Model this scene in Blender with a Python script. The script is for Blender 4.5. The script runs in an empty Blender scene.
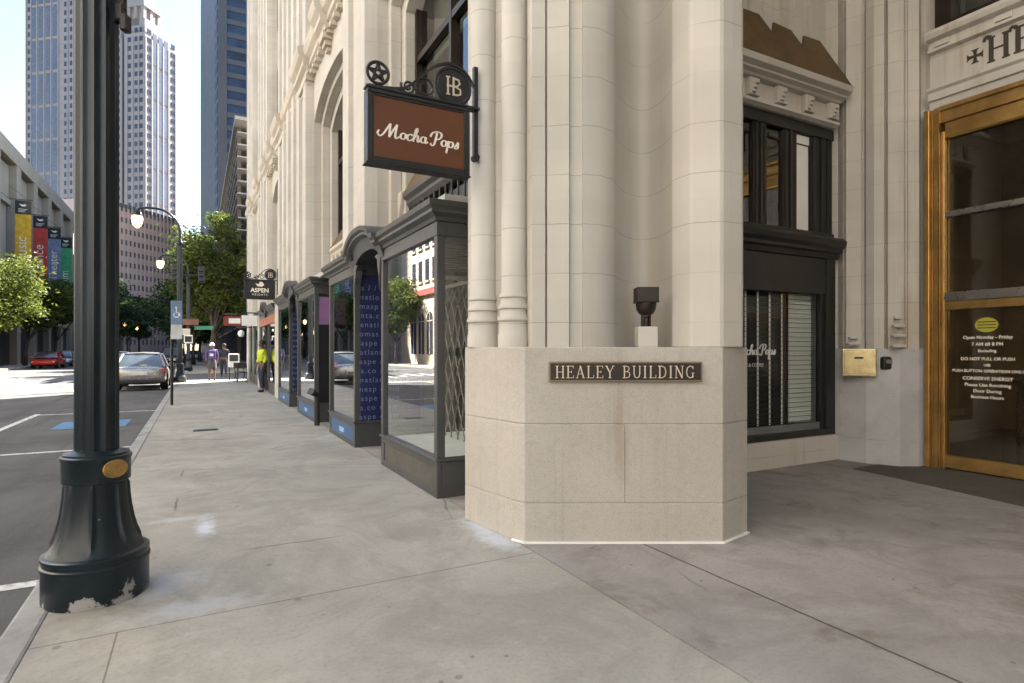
import bpy, bmesh, math, random
from mathutils import Vector, Matrix
rnd = random.Random(7)
D = bpy.data
SC = bpy.context.scene
COL = SC.collection
R = math.radians
PI = math.pi

# ------------------------------------------------------------------ camera, sky, sun, exposure
TH = math.atan(315 / 585)                      # heading of the camera, from +Y (street) towards +X (building)
cam_d = D.cameras.new('camera'); cam = D.objects.new('camera', cam_d); COL.objects.link(cam)
cam.location = (0, 0, 1.45); cam.rotation_euler = (R(90), 0, -TH)
cam_d.sensor_width = 36; cam_d.lens = 585 / 1024 * 36; cam_d.shift_y = 8.0 / 1024
cam_d.clip_start = .05; cam_d.clip_end = 3000
SC.camera = cam
SUN_AZ = math.atan2(.77, .64); SUN_EL = R(45)
w = D.worlds.new('World'); SC.world = w; w.use_nodes = True
wt = w.node_tree; sky = wt.nodes.new('ShaderNodeTexSky'); sky.sky_type = 'NISHITA'; sky.sun_disc = False
sky.sun_elevation = SUN_EL; sky.sun_rotation = SUN_AZ; sky.air_density = 1.0; sky.dust_density = .8; sky.ozone_density = 1.2
bg = wt.nodes['Background']; wt.links.new(sky.outputs[0], bg.inputs[0]); bg.inputs[1].default_value = .054
sun_d = D.lights.new('sun', 'SUN'); sun = D.objects.new('sun', sun_d); COL.objects.link(sun)
sun_d.energy = 4.4; sun_d.angle = R(.55); sun_d.color = (1, .95, .88)
sv = Vector((math.sin(SUN_AZ) * math.cos(SUN_EL), math.cos(SUN_AZ) * math.cos(SUN_EL), math.sin(SUN_EL)))
sun.rotation_euler = sv.to_track_quat('Z', 'Y').to_euler(); sun.location = (30, 20, 60)
SC.view_settings.view_transform = 'Standard'; SC.view_settings.look = 'None'
SC.view_settings.exposure = 2.98; SC.view_settings.gamma = 1
SC.render.engine = 'CYCLES'
SC.cycles.use_denoising = True
SC.cycles.max_bounces = 8; SC.cycles.diffuse_bounces = 4; SC.cycles.glossy_bounces = 4; SC.cycles.transparent_max_bounces = 12
SC.cycles.caustics_reflective = False; SC.cycles.caustics_refractive = False

# ------------------------------------------------------------------ mesh helpers
def origin_of(o):
    v = Vector((0, 0, 0))
    while o is not None:
        v += o.location; o = o.parent
    return v

class MB:
    def __init__(s): s.v = []; s.f = []
    def add(s, vs, fs):
        n = len(s.v); s.v += [tuple(p) for p in vs]; s.f += [[i + n for i in f] for f in fs]; return s
    def box(s, x0, y0, z0, x1, y1, z1):
        return s.add([(x0,y0,z0),(x1,y0,z0),(x1,y1,z0),(x0,y1,z0),(x0,y0,z1),(x1,y0,z1),(x1,y1,z1),(x0,y1,z1)],
                     [(0,3,2,1),(4,5,6,7),(0,1,5,4),(1,2,6,5),(2,3,7,6),(3,0,4,7)])
    def obox(s, c, u, v, w):
        c = Vector(c); u = Vector(u); v = Vector(v); w = Vector(w)
        P = [c + a*u + b*v + d*w for d in (-1,1) for a, b in ((-1,-1),(1,-1),(1,1),(-1,1))]
        return s.add(P, [(0,3,2,1),(4,5,6,7),(0,1,5,4),(1,2,6,5),(2,3,7,6),(3,0,4,7)])
    def prism(s, poly, a0, a1, plane='xy'):
        n = len(poly)
        def m(p, a):
            return (p[0],p[1],a) if plane == 'xy' else (a,p[0],p[1]) if plane == 'yz' else (p[0],a,p[1])
        vs = [m(p,a0) for p in poly] + [m(p,a1) for p in poly]
        fs = [tuple(range(n)), tuple(range(2*n-1, n-1, -1))] + [(i,(i+1)%n,n+(i+1)%n,n+i) for i in range(n)]
        return s.add(vs, fs)
    def oprism(s, poly, o, u, v, w):            # polygon in axes u,v at o, extruded by w
        o = Vector(o); u = Vector(u); v = Vector(v); w = Vector(w); n = len(poly)
        P = [o + u*p[0] + v*p[1] for p in poly]
        vs = P + [p + w for p in P]
        fs = [tuple(range(n)), tuple(range(2*n-1, n-1, -1))] + [(i,(i+1)%n,n+(i+1)%n,n+i) for i in range(n)]
        return s.add(vs, fs)
    def tube(s, pts, rad, n=8, cap=True):
        pts = [Vector(p) for p in pts]
        if not hasattr(rad, '__len__'): rad = [rad]*len(pts)
        k = len(pts); vs = []; fs = []; prev = None
        for i, p in enumerate(pts):
            t = (pts[min(i+1,k-1)] - pts[max(i-1,0)]).normalized()
            if prev is None:
                a = t.orthogonal().normalized()
            else:
                a = (prev - t*prev.dot(t)).normalized()
            prev = a; b = t.cross(a)
            for j in range(n):
                th = 2*PI*j/n; vs.append(p + (a*math.cos(th) + b*math.sin(th))*rad[i])
        for i in range(k-1):
            for j in range(n):
                fs.append((i*n+j, i*n+(j+1)%n, (i+1)*n+(j+1)%n, (i+1)*n+j))
        if cap: fs += [tuple(range(n-1,-1,-1)), tuple(range((k-1)*n, k*n))]
        return s.add(vs, fs)
    def lathe(s, prof, c=(0,0,0), n=24, mod=None, cap=True):
        vs = []; fs = []; k = len(prof)
        for i, (r, z) in enumerate(prof):
            for j in range(n):
                th = 2*PI*j/n; q = r * (mod(th, z) if mod else 1)
                vs.append((c[0]+q*math.cos(th), c[1]+q*math.sin(th), c[2]+z))
        for i in range(k-1):
            for j in range(n):
                fs.append((i*n+j, i*n+(j+1)%n, (i+1)*n+(j+1)%n, (i+1)*n+j))
        if cap: fs += [tuple(range(n-1,-1,-1)), tuple(range((k-1)*n, k*n))]
        return s.add(vs, fs)
    def loft(s, rings, cap=True, closed=True):
        n = len(rings[0]); vs = [p for r in rings for p in r]; fs = []
        for i in range(len(rings)-1):
            for j in range(n if closed else n-1):
                fs.append((i*n+j, i*n+(j+1)%n, (i+1)*n+(j+1)%n, (i+1)*n+j))
        if cap: fs += [tuple(range(n-1,-1,-1)), tuple(range((len(rings)-1)*n, len(rings)*n))]
        return s.add(vs, fs)
    def build(s, name, mat, parent=None, smooth=False, bevel=0, local=False, recalc=True, seg=2):
        o3 = Vector((0,0,0))
        loc = Vector((0,0,0))
        if not local:
            if parent is not None: o3 = origin_of(parent)
            else:
                xs = [p[0] for p in s.v]; ys = [p[1] for p in s.v]; zs = [p[2] for p in s.v]
                o3 = Vector(((min(xs)+max(xs))/2, (min(ys)+max(ys))/2, min(zs))); loc = o3
        me = D.meshes.new(name)
        me.from_pydata([(p[0]-o3.x, p[1]-o3.y, p[2]-o3.z) for p in s.v], [], s.f)
        if recalc:
            b = bmesh.new(); b.from_mesh(me); bmesh.ops.recalc_face_normals(b, faces=b.faces); b.to_mesh(me); b.free()
        if smooth:
            for p in me.polygons: p.use_smooth = True
            if smooth != 'all':
                try: me.set_sharp_from_angle(angle=R(42))
                except Exception: pass
        me.materials.append(mat); me.update()
        o = D.objects.new(name, me); COL.objects.link(o); o.location = loc
        if parent is not None: o.parent = parent
        if bevel:
            m = o.modifiers.new('bevel', 'BEVEL'); m.width = bevel; m.segments = seg; m.limit_method = 'ANGLE'; m.angle_limit = R(40)
            m.harden_normals = False
        return o

def tag(o, label=None, cat=None, group=None, kind=None):
    if label: o['label'] = label
    if cat: o['category'] = cat
    if group: o['group'] = group
    if kind: o['kind'] = kind
    return o
def thing(name, label, cat, loc=(0,0,0), rz=0, group=None):
    o = D.objects.new(name, None); COL.objects.link(o); o.empty_display_size = .3
    o.location = loc; o.rotation_euler = (0,0,rz); return tag(o, label, cat, group)
def copy_tree(o, parent=None):
    c = o.copy(); COL.objects.link(c); c.parent = parent
    for ch in list(o.children): copy_tree(ch, c)
    return c
def structure(o): o['kind'] = 'structure'; return o

# ------------------------------------------------------------------ materials
class NT:
    def __init__(s, name):
        s.m = D.materials.new(name); s.m.use_nodes = True; s.t = s.m.node_tree; s.n = s.t.nodes
        s.b = s.n['Principled BSDF']; s.out = s.n['Material Output']
        s.pos = s.n.new('ShaderNodeNewGeometry').outputs['Position']
    def l(s, a, b): s.t.links.new(a, b)
    def val(s, sock, x):
        if hasattr(x, 'is_output'): s.l(x, sock)
        else: sock.default_value = x
    def math(s, op, a, b=0, c=0, clamp=False):
        n = s.n.new('ShaderNodeMath'); n.operation = op; n.use_clamp = clamp
        for i, x in enumerate((a, b, c)): s.val(n.inputs[i], x)
        return n.outputs[0]
    def noise(s, scale, detail=4, rough=.55, vec=None, dist=0):
        n = s.n.new('ShaderNodeTexNoise'); n.inputs['Scale'].default_value = scale
        n.inputs['Detail'].default_value = detail; n.inputs['Roughness'].default_value = rough; n.inputs['Distortion'].default_value = dist
        s.l(vec if vec is not None else s.pos, n.inputs['Vector']); return n.outputs[0]
    def scaled(s, x, y, z, off=(0,0,0)):
        n = s.n.new('ShaderNodeMapping'); n.inputs['Scale'].default_value = (x,y,z); n.inputs['Location'].default_value = off
        s.l(s.pos, n.inputs[0]); return n.outputs[0]
    def ramp(s, fac, lo, hi, c=True):
        n = s.n.new('ShaderNodeMapRange'); n.inputs[1].default_value = lo; n.inputs[2].default_value = hi; n.clamp = c
        n.interpolation_type = 'SMOOTHSTEP' if c else 'LINEAR'
        s.l(fac, n.inputs[0]); return n.outputs[0]
    def mix(s, fac, a, b, mode='MIX'):
        n = s.n.new('ShaderNodeMix'); n.data_type = 'RGBA'; n.blend_type = mode; n.clamp_factor = True
        s.val(n.inputs[0], fac)
        for i, x in ((6,a),(7,b)):
            if hasattr(x, 'is_output'): s.l(x, n.inputs[i])
            else: n.inputs[i].default_value = (*x, 1) if len(x) == 3 else x
        return n.outputs[2]
    def sep(s):
        n = s.n.new('ShaderNodeSeparateXYZ'); s.l(s.pos, n.inputs[0]); return n.outputs
    def bump(s, h, strength=.2, dist=.02):
        n = s.n.new('ShaderNodeBump'); n.inputs['Strength'].default_value = strength; n.inputs['Distance'].default_value = dist
        s.l(h, n.inputs['Height']); s.l(n.outputs[0], s.b.inputs['Normal'])
    def fin(s, col, rough=.7, metal=0, spec=.5):
        s.val(s.b.inputs['Base Color'], col if hasattr(col,'is_output') else (*col,1))
        s.val(s.b.inputs['Roughness'], rough); s.val(s.b.inputs['Metallic'], metal)
        s.b.inputs['Specular IOR Level'].default_value = spec
        return s.m

def pm(name, col, rough=.6, metal=0, var=.18, scale=2.5, bump=.12, bscale=45, spec=.4):
    t = NT(name)
    n1 = t.noise(scale, 5, .6); n2 = t.noise(scale*9, 3)
    a = tuple(c*(1-var) for c in col); b = tuple(min(1, c*(1+var)) for c in col)
    c = t.mix(t.ramp(n1, .3, .7), a, b)
    c = t.mix(t.math('MULTIPLY', t.ramp(n2, .55, .75), .35*min(1,var*4)), c, tuple(x*.72 for x in col))
    r = t.math('ADD', t.math('MULTIPLY', n2, .25), rough-.12, clamp=True)
    if bump: t.bump(t.noise(bscale, 4), bump, .01)
    return t.fin(c, r, metal, spec)

def line_mask(t, coord, period, offset, width):   # 1 on a thin joint line
    q = t.math('MODULO', t.math('ADD', coord, offset + period*200), period)
    d = t.math('ABSOLUTE', t.math('SUBTRACT', q, period/2))
    return t.ramp(d, period/2 - width, period/2 - width*.35)

def stone(name, c1, c2, course=.377, off=1.468, streak=.5, jw=.0045, jcol=(.23,.2,.16), speck=.0, warm=(.58,.47,.33), patch=.6):
    t = NT(name); x, y, z = t.sep()
    c = t.mix(t.ramp(t.noise(.7, 4, .6), .32, .68), c1, c2)
    blk = t.noise(1, 0, vec=t.scaled(1.1, 1.1, 1/(course or .6)))
    c = t.mix(t.math('MULTIPLY', t.ramp(blk, .4, .75), .35), c, tuple(q*.84 for q in c1))
    fl = t.n.new('ShaderNodeCombineXYZ'); zz = t.math('FLOOR', t.math('DIVIDE', t.math('SUBTRACT', z, off), course or .6))
    t.l(zz, fl.inputs[2]); t.l(t.math('FLOOR', t.math('ADD', t.math('MULTIPLY', t.math('ADD', x, t.math('MULTIPLY', y, 1.37)), 1.25), t.math('MULTIPLY', zz, .37))), fl.inputs[0])
    wn = t.n.new('ShaderNodeTexWhiteNoise'); t.l(fl.outputs[0], wn.inputs[0])
    c = t.mix(t.math('MULTIPLY', wn.outputs[0], .26), c, tuple(q*.78 for q in c1))
    # warm rust / water stains running downwards
    st = t.noise(1, 5, .6, vec=t.scaled(7, 7, .35))
    pa = t.ramp(t.noise(.9, 3), .42, .7)
    c = t.mix(t.math('MULTIPLY', t.math('MULTIPLY', t.ramp(st, .48, .72), pa), streak), c, warm)
    gr = t.noise(1, 4, .65, vec=t.scaled(18, 18, .5, (3,1,2)))
    c = t.mix(t.math('MULTIPLY', t.ramp(gr, .55, .8), .35*streak), c, tuple(q*.5 for q in c1))
    if speck:
        sp = t.noise(160, 2, .7)
        c = t.mix(t.math('MULTIPLY', t.ramp(sp, .5, .72), speck), c, tuple(q*.45 for q in c1))
        c = t.mix(t.math('MULTIPLY', t.ramp(t.noise(14, 4, .7), .45, .75), speck*.3), c, tuple(q*.6 for q in c1))
    h = t.math('MULTIPLY', t.noise(60, 4, .7), .3)
    if course:
        j = line_mask(t, z, course, course/2 - off, jw)
        j = t.math('MULTIPLY', j, t.ramp(t.noise(1, 3, vec=t.scaled(1.6,1.6,4)), .3, .58))
        c = t.mix(t.math('MULTIPLY', j, patch), c, jcol)
        h = t.math('SUBTRACT', h, t.math('MULTIPLY', j, .6))
    t.bump(h, .35, .008)
    return t.fin(c, .72, 0, .3)

M = {}
M['stone'] = stone('facade_stone', (.475,.45,.40), (.545,.52,.465))
M['stone_dirty'] = stone('entrance_stone', (.54,.51,.455), (.62,.585,.53), streak=.75, warm=(.40,.33,.24))
M['granite'] = stone('pedestal_granite', (.45,.42,.37), (.53,.50,.445), course=None, streak=.7, speck=.75, warm=(.32,.25,.17))
M['trimstone'] = stone('carved_stone', (.49,.445,.375), (.55,.50,.43), course=None, streak=.7, warm=(.45,.33,.19))
M['frame'] = pm('shopfront_paint', (.058,.059,.060), .42, var=.12)
M['frame_pale'] = pm('sill_paint', (.17,.17,.175), .45, var=.12)  # lighter grey paint for sill strips, display floors and small faces
M['blackframe'] = pm('black_window_paint', (.022,.021,.02), .4, var=.2)
M['iron'] = pm('black_iron', (.018,.017,.016), .45, var=.2)
M['bronze_dark'] = pm('dark_bronze', (.035,.026,.02), .4, .5, var=.2)
M['brown_board'] = pm('brown_sign_board', (.115,.042,.017), .42, var=.06, scale=1.2, bump=.03)
M['cream'] = pm('cream_letters', (.8,.74,.64), .5, var=.04, bump=0)
M['white'] = pm('white_paint', (.78,.78,.76), .5, var=.06, bump=.05)
M['letter_bronze'] = pm('pale_bronze_letters', (.62,.53,.42), .45, .3, var=.08, bump=0)
M['rim_bronze'] = pm('rim_bronze', (.2,.15,.1), .4, .5, bump=0)
M['letter_dark'] = pm('dark_letters', (.055,.045,.035), .5, var=.1, bump=0)
M['gold'] = pm('gilded_bronze', (.50,.31,.11), .34, .75, var=.22, scale=3, bump=.08)
M['gold_edge'] = pm('polished_brass', (.80,.50,.15), .2, .95, var=.12)
M['brass'] = pm('aged_brass_box', (.68,.56,.30), .3, .85, var=.15, scale=9, bump=.03)
M['silver'] = pm('steel_bar', (.45,.43,.4), .3, .9, var=.1)
M['hood'] = pm('brown_copper_hood', (.105,.066,.028), .65, var=.2, bump=.1)
M['black'] = pm('black_plastic', (.015,.015,.016), .35, var=.1)
M['shopwall'] = pm('shop_back_wall_paint', (.42,.41,.39), .8, var=.15)
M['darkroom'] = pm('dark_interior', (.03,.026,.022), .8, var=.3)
M['shelf'] = pm('white_display_floor', (.8,.8,.78), .6, var=.06)
M['lobby'] = pm('lobby_wall', (.22,.165,.10), .5, var=.3, scale=1.5)
M['blind'] = pm('white_blind', (.85,.84,.80), .5, var=.04, bump=0)
M['lattice'] = pm('lattice_metal', (.22,.2,.17), .45, .4, var=.1)
M['purple'] = pm('lilac_panel', (.23,.12,.26), .5, var=.1)
M['blue_panel'] = pm('blue_panel', (.04,.10,.22), .45, var=.12)
M['navy'] = pm('navy_graphic', (.010,.016,.075), .5, var=.1)
M['navy_text'] = pm('pale_blue_print', (.15,.19,.34), .5, var=.05, bump=0)
M['lightblue_text'] = pm('light_blue_print', (.35,.55,.8), .5, var=.05, bump=0)
M['red_sign'] = pm('red_sign', (.22,.04,.03), .5)
M['orange_sign'] = pm('terracotta_panel', (.36,.13,.07), .55)
M['oval'] = pm('yellow_green_oval', (.42,.40,.05), .5, bump=0)

def glass_mat(name, tint=(.93,.95,.94), boost=1.6, add=.03, rough=.0, tone_lift=0):
    t = NT(name); t.n.remove(t.b)
    fr = t.n.new('ShaderNodeFresnel'); fr.inputs[0].default_value = 1.5
    ge = t.n.new('ShaderNodeNewGeometry')
    f = t.math('MULTIPLY', t.math('ADD', t.math('MULTIPLY', fr.outputs[0], boost), add, clamp=True), t.math('SUBTRACT', 1, ge.outputs['Backfacing']))
    tr = t.n.new('ShaderNodeBsdfTransparent'); tr.inputs[0].default_value = (*tint,1)
    gl = t.n.new('ShaderNodeBsdfGlossy'); gl.inputs['Roughness'].default_value = rough; gl.inputs[0].default_value = (1,1,1,1)
    mx = t.n.new('ShaderNodeMixShader'); t.l(f, mx.inputs[0]); t.l(tr.outputs[0], mx.inputs[1]); t.l(gl.outputs[0], mx.inputs[2])
    if tone_lift:  # brown diffuse share lifts the glass tone in place of lobby light and reflections
        df = t.n.new('ShaderNodeBsdfDiffuse'); df.inputs[0].default_value = (.42,.37,.26,1); m2 = t.n.new('ShaderNodeMixShader'); m2.inputs[0].default_value = tone_lift
        t.l(mx.outputs[0], m2.inputs[1]); t.l(df.outputs[0], m2.inputs[2]); t.l(m2.outputs[0], t.out.inputs[0]); return t.m
    t.l(mx.outputs[0], t.out.inputs[0]); return t.m
M['glass'] = glass_mat('shop_glass', boost=2.3, add=.04)
M['glass_soft'] = glass_mat('side_shop_glass', boost=.5, add=.0)
M['glass_dark'] = glass_mat('window_glass', (.55,.57,.55), 1.2, .03)
M['door_glass'] = glass_mat('door_glass', (.8,.74,.62), 2.6, .02, tone_lift=.022)
def flat_glass(name, col, rough=.12, var=.25, scale=.12):
    return pm(name, col, rough, 0, var, scale, 0, 10, .6)

def concrete(name, c1, c2, stain=.5, joints=(), tjoint=None, smear=False, dark=(.16,.145,.12)):
    t = NT(name); x, y, z = t.sep()
    c = t.mix(t.ramp(t.noise(.55, 5, .6), .3, .7), c1, c2)
    c = t.mix(t.math('MULTIPLY', t.ramp(t.noise(1.1, 7, .72, dist=1.2), .40, .66), .48), c, tuple(q*.64 for q in c1))
    c = t.mix(t.math('MULTIPLY', t.ramp(t.noise(38, 5, .75), .46, .7), .35), c, tuple(q*.62 for q in c1))
    c = t.mix(t.math('MULTIPLY', t.ramp(t.noise(1.6, 6, .7, dist=.6), .5, .72), stain), c, dark)
    c = t.mix(t.math('MULTIPLY', t.ramp(t.noise(170, 3, .7), .5, .75), .25), c, tuple(q*.55 for q in c1))
    c = t.mix(t.math('MULTIPLY', t.ramp(t.noise(5, 5, .75), .56, .8), .3), c, tuple(min(1,q*1.35) for q in c2))
    # small dark gum spots and specks
    vo = t.n.new('ShaderNodeTexVoronoi'); vo.inputs['Scale'].default_value = 2.6; t.l(t.pos, vo.inputs['Vector'])
    gum = t.math('MULTIPLY', t.ramp(vo.outputs['Distance'], .065, .035), .5)
    c = t.mix(gum, c, tuple(q*.35 for q in c1))
    vo2 = t.n.new('ShaderNodeTexVoronoi'); vo2.inputs['Scale'].default_value = 7; t.l(t.pos, vo2.inputs['Vector'])
    c = t.mix(t.math('MULTIPLY', t.math('MULTIPLY', t.ramp(vo2.outputs['Distance'], .11, .06), t.ramp(t.noise(1.3,3), .5, .62)), .55), c, tuple(q*.3 for q in c1))
    # hairline cracks
    cr = t.n.new('ShaderNodeTexVoronoi'); cr.feature = 'DISTANCE_TO_EDGE'; cr.inputs['Scale'].default_value = .42
    mp = t.n.new('ShaderNodeMix'); mp.data_type = 'VECTOR'; mp.inputs[0].default_value = .12; nn = t.n.new('ShaderNodeTexNoise'); nn.inputs['Scale'].default_value = 2.2; nn.inputs['Detail'].default_value = 6
    t.l(t.pos, nn.inputs['Vector']); t.l(t.pos, mp.inputs[4]); t.l(nn.outputs['Color'], mp.inputs[5]); t.l(mp.outputs[1], cr.inputs['Vector'])
    ck = t.math('MULTIPLY', t.ramp(cr.outputs['Distance'], .004, .0015), t.ramp(t.noise(.6,2), .5, .6))
    c = t.mix(t.math('MULTIPLY', ck, .6), c, (.06,.055,.045))
    h = t.math('MULTIPLY', t.noise(90, 5, .7), .35)
    for jx in joints:
        wob = t.math('MULTIPLY', t.math('SUBTRACT', t.noise(6, 3), .5), .012)
        d = t.math('ABSOLUTE', t.math('SUBTRACT', t.math('ADD', x, wob), jx))
        j = t.ramp(d, .011, .005); c = t.mix(t.math('MULTIPLY', j, .85), c, (.05,.045,.04)); h = t.math('SUBTRACT', h, j)
    if tjoint:
        j = line_mask(t, y, tjoint[0], tjoint[1], .008)
        j = t.math('MULTIPLY', j, .6)
        c = t.mix(j, c, (.07,.065,.055)); h = t.math('SUBTRACT', h, j)
    if smear:
        lj = t.math('MULTIPLY', t.ramp(t.math('ABSOLUTE', t.math('ADD', x, .36)), .006, .002), t.math('LESS_THAN', y, 3.6))
        c = t.mix(t.math('MULTIPLY', lj, .6), c, (.07,.065,.055))
        for (sx, sy, rx, ry, amt, cc) in ((.06,5.4,.10,.30,.8,(.62,.66,.74)), (-.12,5.75,.42,.10,.5,(.52,.56,.60)), (-.25,4.2,.35,.30,.55,(.50,.53,.56)), (-.05,3.75,.55,.16,.45,(.50,.53,.56)), (2.05,4.3,.17,.5,.8,(.55,.58,.63)), (2.0,3.95,.16,.3,.7,(.55,.58,.63))):
            dx = t.math('DIVIDE', t.math('SUBTRACT', x, sx), rx); dy = t.math('DIVIDE', t.math('SUBTRACT', y, sy), ry)
            d = t.math('SQRT', t.math('ADD', t.math('MULTIPLY', dx, dx), t.math('MULTIPLY', dy, dy)))
            d = t.math('ADD', d, t.math('MULTIPLY', t.math('SUBTRACT', t.noise(7, 6, .7), .5), 2.2))
            c = t.mix(t.math('MULTIPLY', t.ramp(d, 1.1, .1), amt), c, cc)
    t.bump(h, .3, .006)
    return t.fin(c, .82, 0, .25)
M['sidewalk'] = concrete('sidewalk_concrete', (.32,.31,.268), (.43,.415,.365), .45, tjoint=(6.1, -3.6), smear=True, dark=(.2,.185,.15))
M['paving'] = concrete('entrance_paving', (.275,.26,.24), (.385,.365,.34), .8, joints=(2.93, 7.0), dark=(.17,.145,.115))
M['mat'] = concrete('dark_threshold', (.10,.09,.08), (.13,.12,.105), .4, dark=(.06,.055,.05))
M['kerb'] = concrete('kerb_concrete', (.33,.325,.305), (.42,.41,.385), .5, tjoint=(3.05, .12))
M['farwalk'] = concrete('far_sidewalk', (.34,.32,.28), (.40,.38,.34), .3)
def asphalt():
    t = NT('asphalt')
    c = t.mix(t.ramp(t.noise(.35, 5, .6), .3, .7), (.085,.084,.081), (.125,.122,.117))
    c = t.mix(t.math('MULTIPLY', t.ramp(t.noise(1, 5, .65, vec=t.scaled(2.2,.25,1)), .45, .75), .8), c, (.05,.048,.046))
    c = t.mix(t.math('MULTIPLY', t.ramp(t.noise(.9, 6, .7), .5, .66), .55), c, (.055,.052,.05))
    c = t.mix(t.math('MULTIPLY', t.ramp(t.noise(120, 2, .7), .5, .7), .5), c, (.17,.165,.155))
    t.bump(t.noise(140, 3, .7), .5, .01)
    return t.fin(c, .88, 0, .3)
M['asphalt'] = asphalt()
def worn(name, col):
    t = NT(name)
    c = t.mix(t.math('MULTIPLY', t.ramp(t.noise(9, 6, .75), .48, .66), .85), col, (.10,.098,.095))
    return t.fin(c, .8, 0, .3)
M['road_white'] = worn('worn_road_paint', (.62,.61,.58)); M['road_blue'] = worn('worn_blue_paint', (.10,.24,.42))

def lamp_paint():
    t = NT('lamp_paint'); x, y, z = t.sep()
    c = t.mix(t.ramp(t.noise(3, 5), .35, .7), (.006,.012,.016), (.010,.019,.025))
    nz = t.noise(24, 8, .8)
    lim = t.math('ADD', t.ramp(z, -.06, .2), t.math('MULTIPLY', t.math('SUBTRACT', t.noise(5, 3), .5), 2.4))
    chip = t.ramp(t.math('SUBTRACT', t.math('ADD', nz, .02), t.math('MULTIPLY', lim, .75)), .33, .36)
    chip2 = t.math('MULTIPLY', t.ramp(t.noise(26, 4, .7), .70, .72), t.ramp(z, 1.3, .9))
    chip = t.math('MAXIMUM', chip, chip2)
    c = t.mix(chip, c, (.36,.345,.325))
    r = t.mix(chip, (.3,.3,.3), (.8,.8,.8))
    t.bump(t.math('SUBTRACT', t.math('MULTIPLY', t.noise(50, 3), .25), t.math('MULTIPLY', chip, .5)), .3, .004)
    return t.fin(c, r, 0, .42)
M['lamp_paint'] = lamp_paint()
M['badge'] = pm('worn_gold_badge', (.42,.27,.09), .5, .5, var=.25, scale=20)
def lampglass():
    t = NT('amber_lamp_glass')
    t.b.inputs['Emission Color'].default_value = (1,.62,.25,1); t.b.inputs['Emission Strength'].default_value = .55
    return t.fin((.75,.6,.35), .25)
M['lampglass'] = lampglass()

def leaf_mat(name, c1, c2, trans=.45):
    t = NT(name); g = t.n.new('ShaderNodeNewGeometry')
    c = t.mix(g.outputs['Random Per Island'], c1, c2)
    c = t.mix(t.ramp(t.noise(.5, 3), .35, .7), c, tuple(q*.7 for q in c1))
    t.fin(c, .55, 0, .3)
    tl = t.n.new('ShaderNodeBsdfTranslucent'); t.l(c, tl.inputs[0])
    mx = t.n.new('ShaderNodeMixShader'); mx.inputs[0].default_value = trans
    t.l(t.b.outputs[0], mx.inputs[1]); t.l(tl.outputs[0], mx.inputs[2]); t.l(mx.outputs[0], t.out.inputs[0])
    return t.m
M['leaf_light'] = leaf_mat('light_leaves', (.11,.15,.025), (.19,.22,.045))
M['leaf_mid'] = leaf_mat('green_leaves', (.07,.10,.02), (.14,.165,.03))
M['leaf_dark'] = leaf_mat('dark_leaves', (.025,.06,.02), (.05,.10,.025), .3)
M['bark'] = pm('bark', (.07,.053,.042), .9, var=.3, bump=.5)

# ------------------------------------------------------------------ points on the camera's sight lines, used to measure plans off the photograph
_F = Vector((math.sin(TH), math.cos(TH), 0)); _Rt = Vector((math.cos(TH), -math.sin(TH), 0))
def ray(px, py): return _F + _Rt*((px-512)/585) + Vector((0,0,(349.5-py)/585))
def at(px, t):
    v = ray(px, 349.5)*t; return (v.x, v.y)

# ------------------------------------------------------------------ lettering helpers
def text_into(mb, s, size, o, u, v, wn, align='LEFT', extr=.004, shear=0, bold=0, space=1, line=1):
    cu = D.curves.new('t', 'FONT'); cu.body = s; cu.size = size; cu.align_x = align; cu.extrude = extr; cu.shear = shear
    cu.offset = bold; cu.space_character = space; cu.space_line = line; cu.resolution_u = 3
    ob = D.objects.new('t', cu); COL.objects.link(ob)
    dg = bpy.context.evaluated_depsgraph_get(); me = D.meshes.new_from_object(ob.evaluated_get(dg))
    o = Vector(o); u = Vector(u); v = Vector(v); wn = Vector(wn)
    mb.add([o + u*p.co.x + v*p.co.y + wn*(p.co.z+extr) for p in me.vertices], [list(f.vertices) for f in me.polygons])
    D.objects.remove(ob); D.meshes.remove(me); D.curves.remove(cu)

def smooth(pts, n=6):
    out = []; k = len(pts)
    for i in range(k-1):
        p0 = pts[max(i-1,0)]; p1 = pts[i]; p2 = pts[i+1]; p3 = pts[min(i+2,k-1)]
        for j in range(n):
            t = j/n
            out.append(tuple(.5*((2*p1[a]) + (-p0[a]+p2[a])*t + (2*p0[a]-5*p1[a]+4*p2[a]-p3[a])*t*t + (-p0[a]+3*p1[a]-3*p2[a]+p3[a])*t**3) for a in (0,1)))
    return out + [tuple(pts[-1])]
def ribbon(mb, pts, wf, o, u, v, wn, th=.004):
    o = Vector(o); u = Vector(u); v = Vector(v); wn = Vector(wn); k = len(pts); L = []; Rr = []
    for i, p in enumerate(pts):
        a = pts[max(i-1,0)]; b = pts[min(i+1,k-1)]
        dx, dy = b[0]-a[0], b[1]-a[1]; m = math.hypot(dx,dy) or 1; nx, ny = -dy/m, dx/m
        h = wf(dx/m, dy/m)/2
        L.append(o + u*(p[0]+nx*h) + v*(p[1]+ny*h)); Rr.append(o + u*(p[0]-nx*h) + v*(p[1]-ny*h))
    rings = [[L[i], Rr[i], Rr[i]+wn*th, L[i]+wn*th] for i in range(k)]
    mb.loft(rings)
def circ(cx, cy, rx, ry, a0=90, a1=450, n=14): return [(cx+rx*math.cos(R(a0+(a1-a0)*i/n)), cy+ry*math.sin(R(a0+(a1-a0)*i/n))) for i in range(n+1)]
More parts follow.
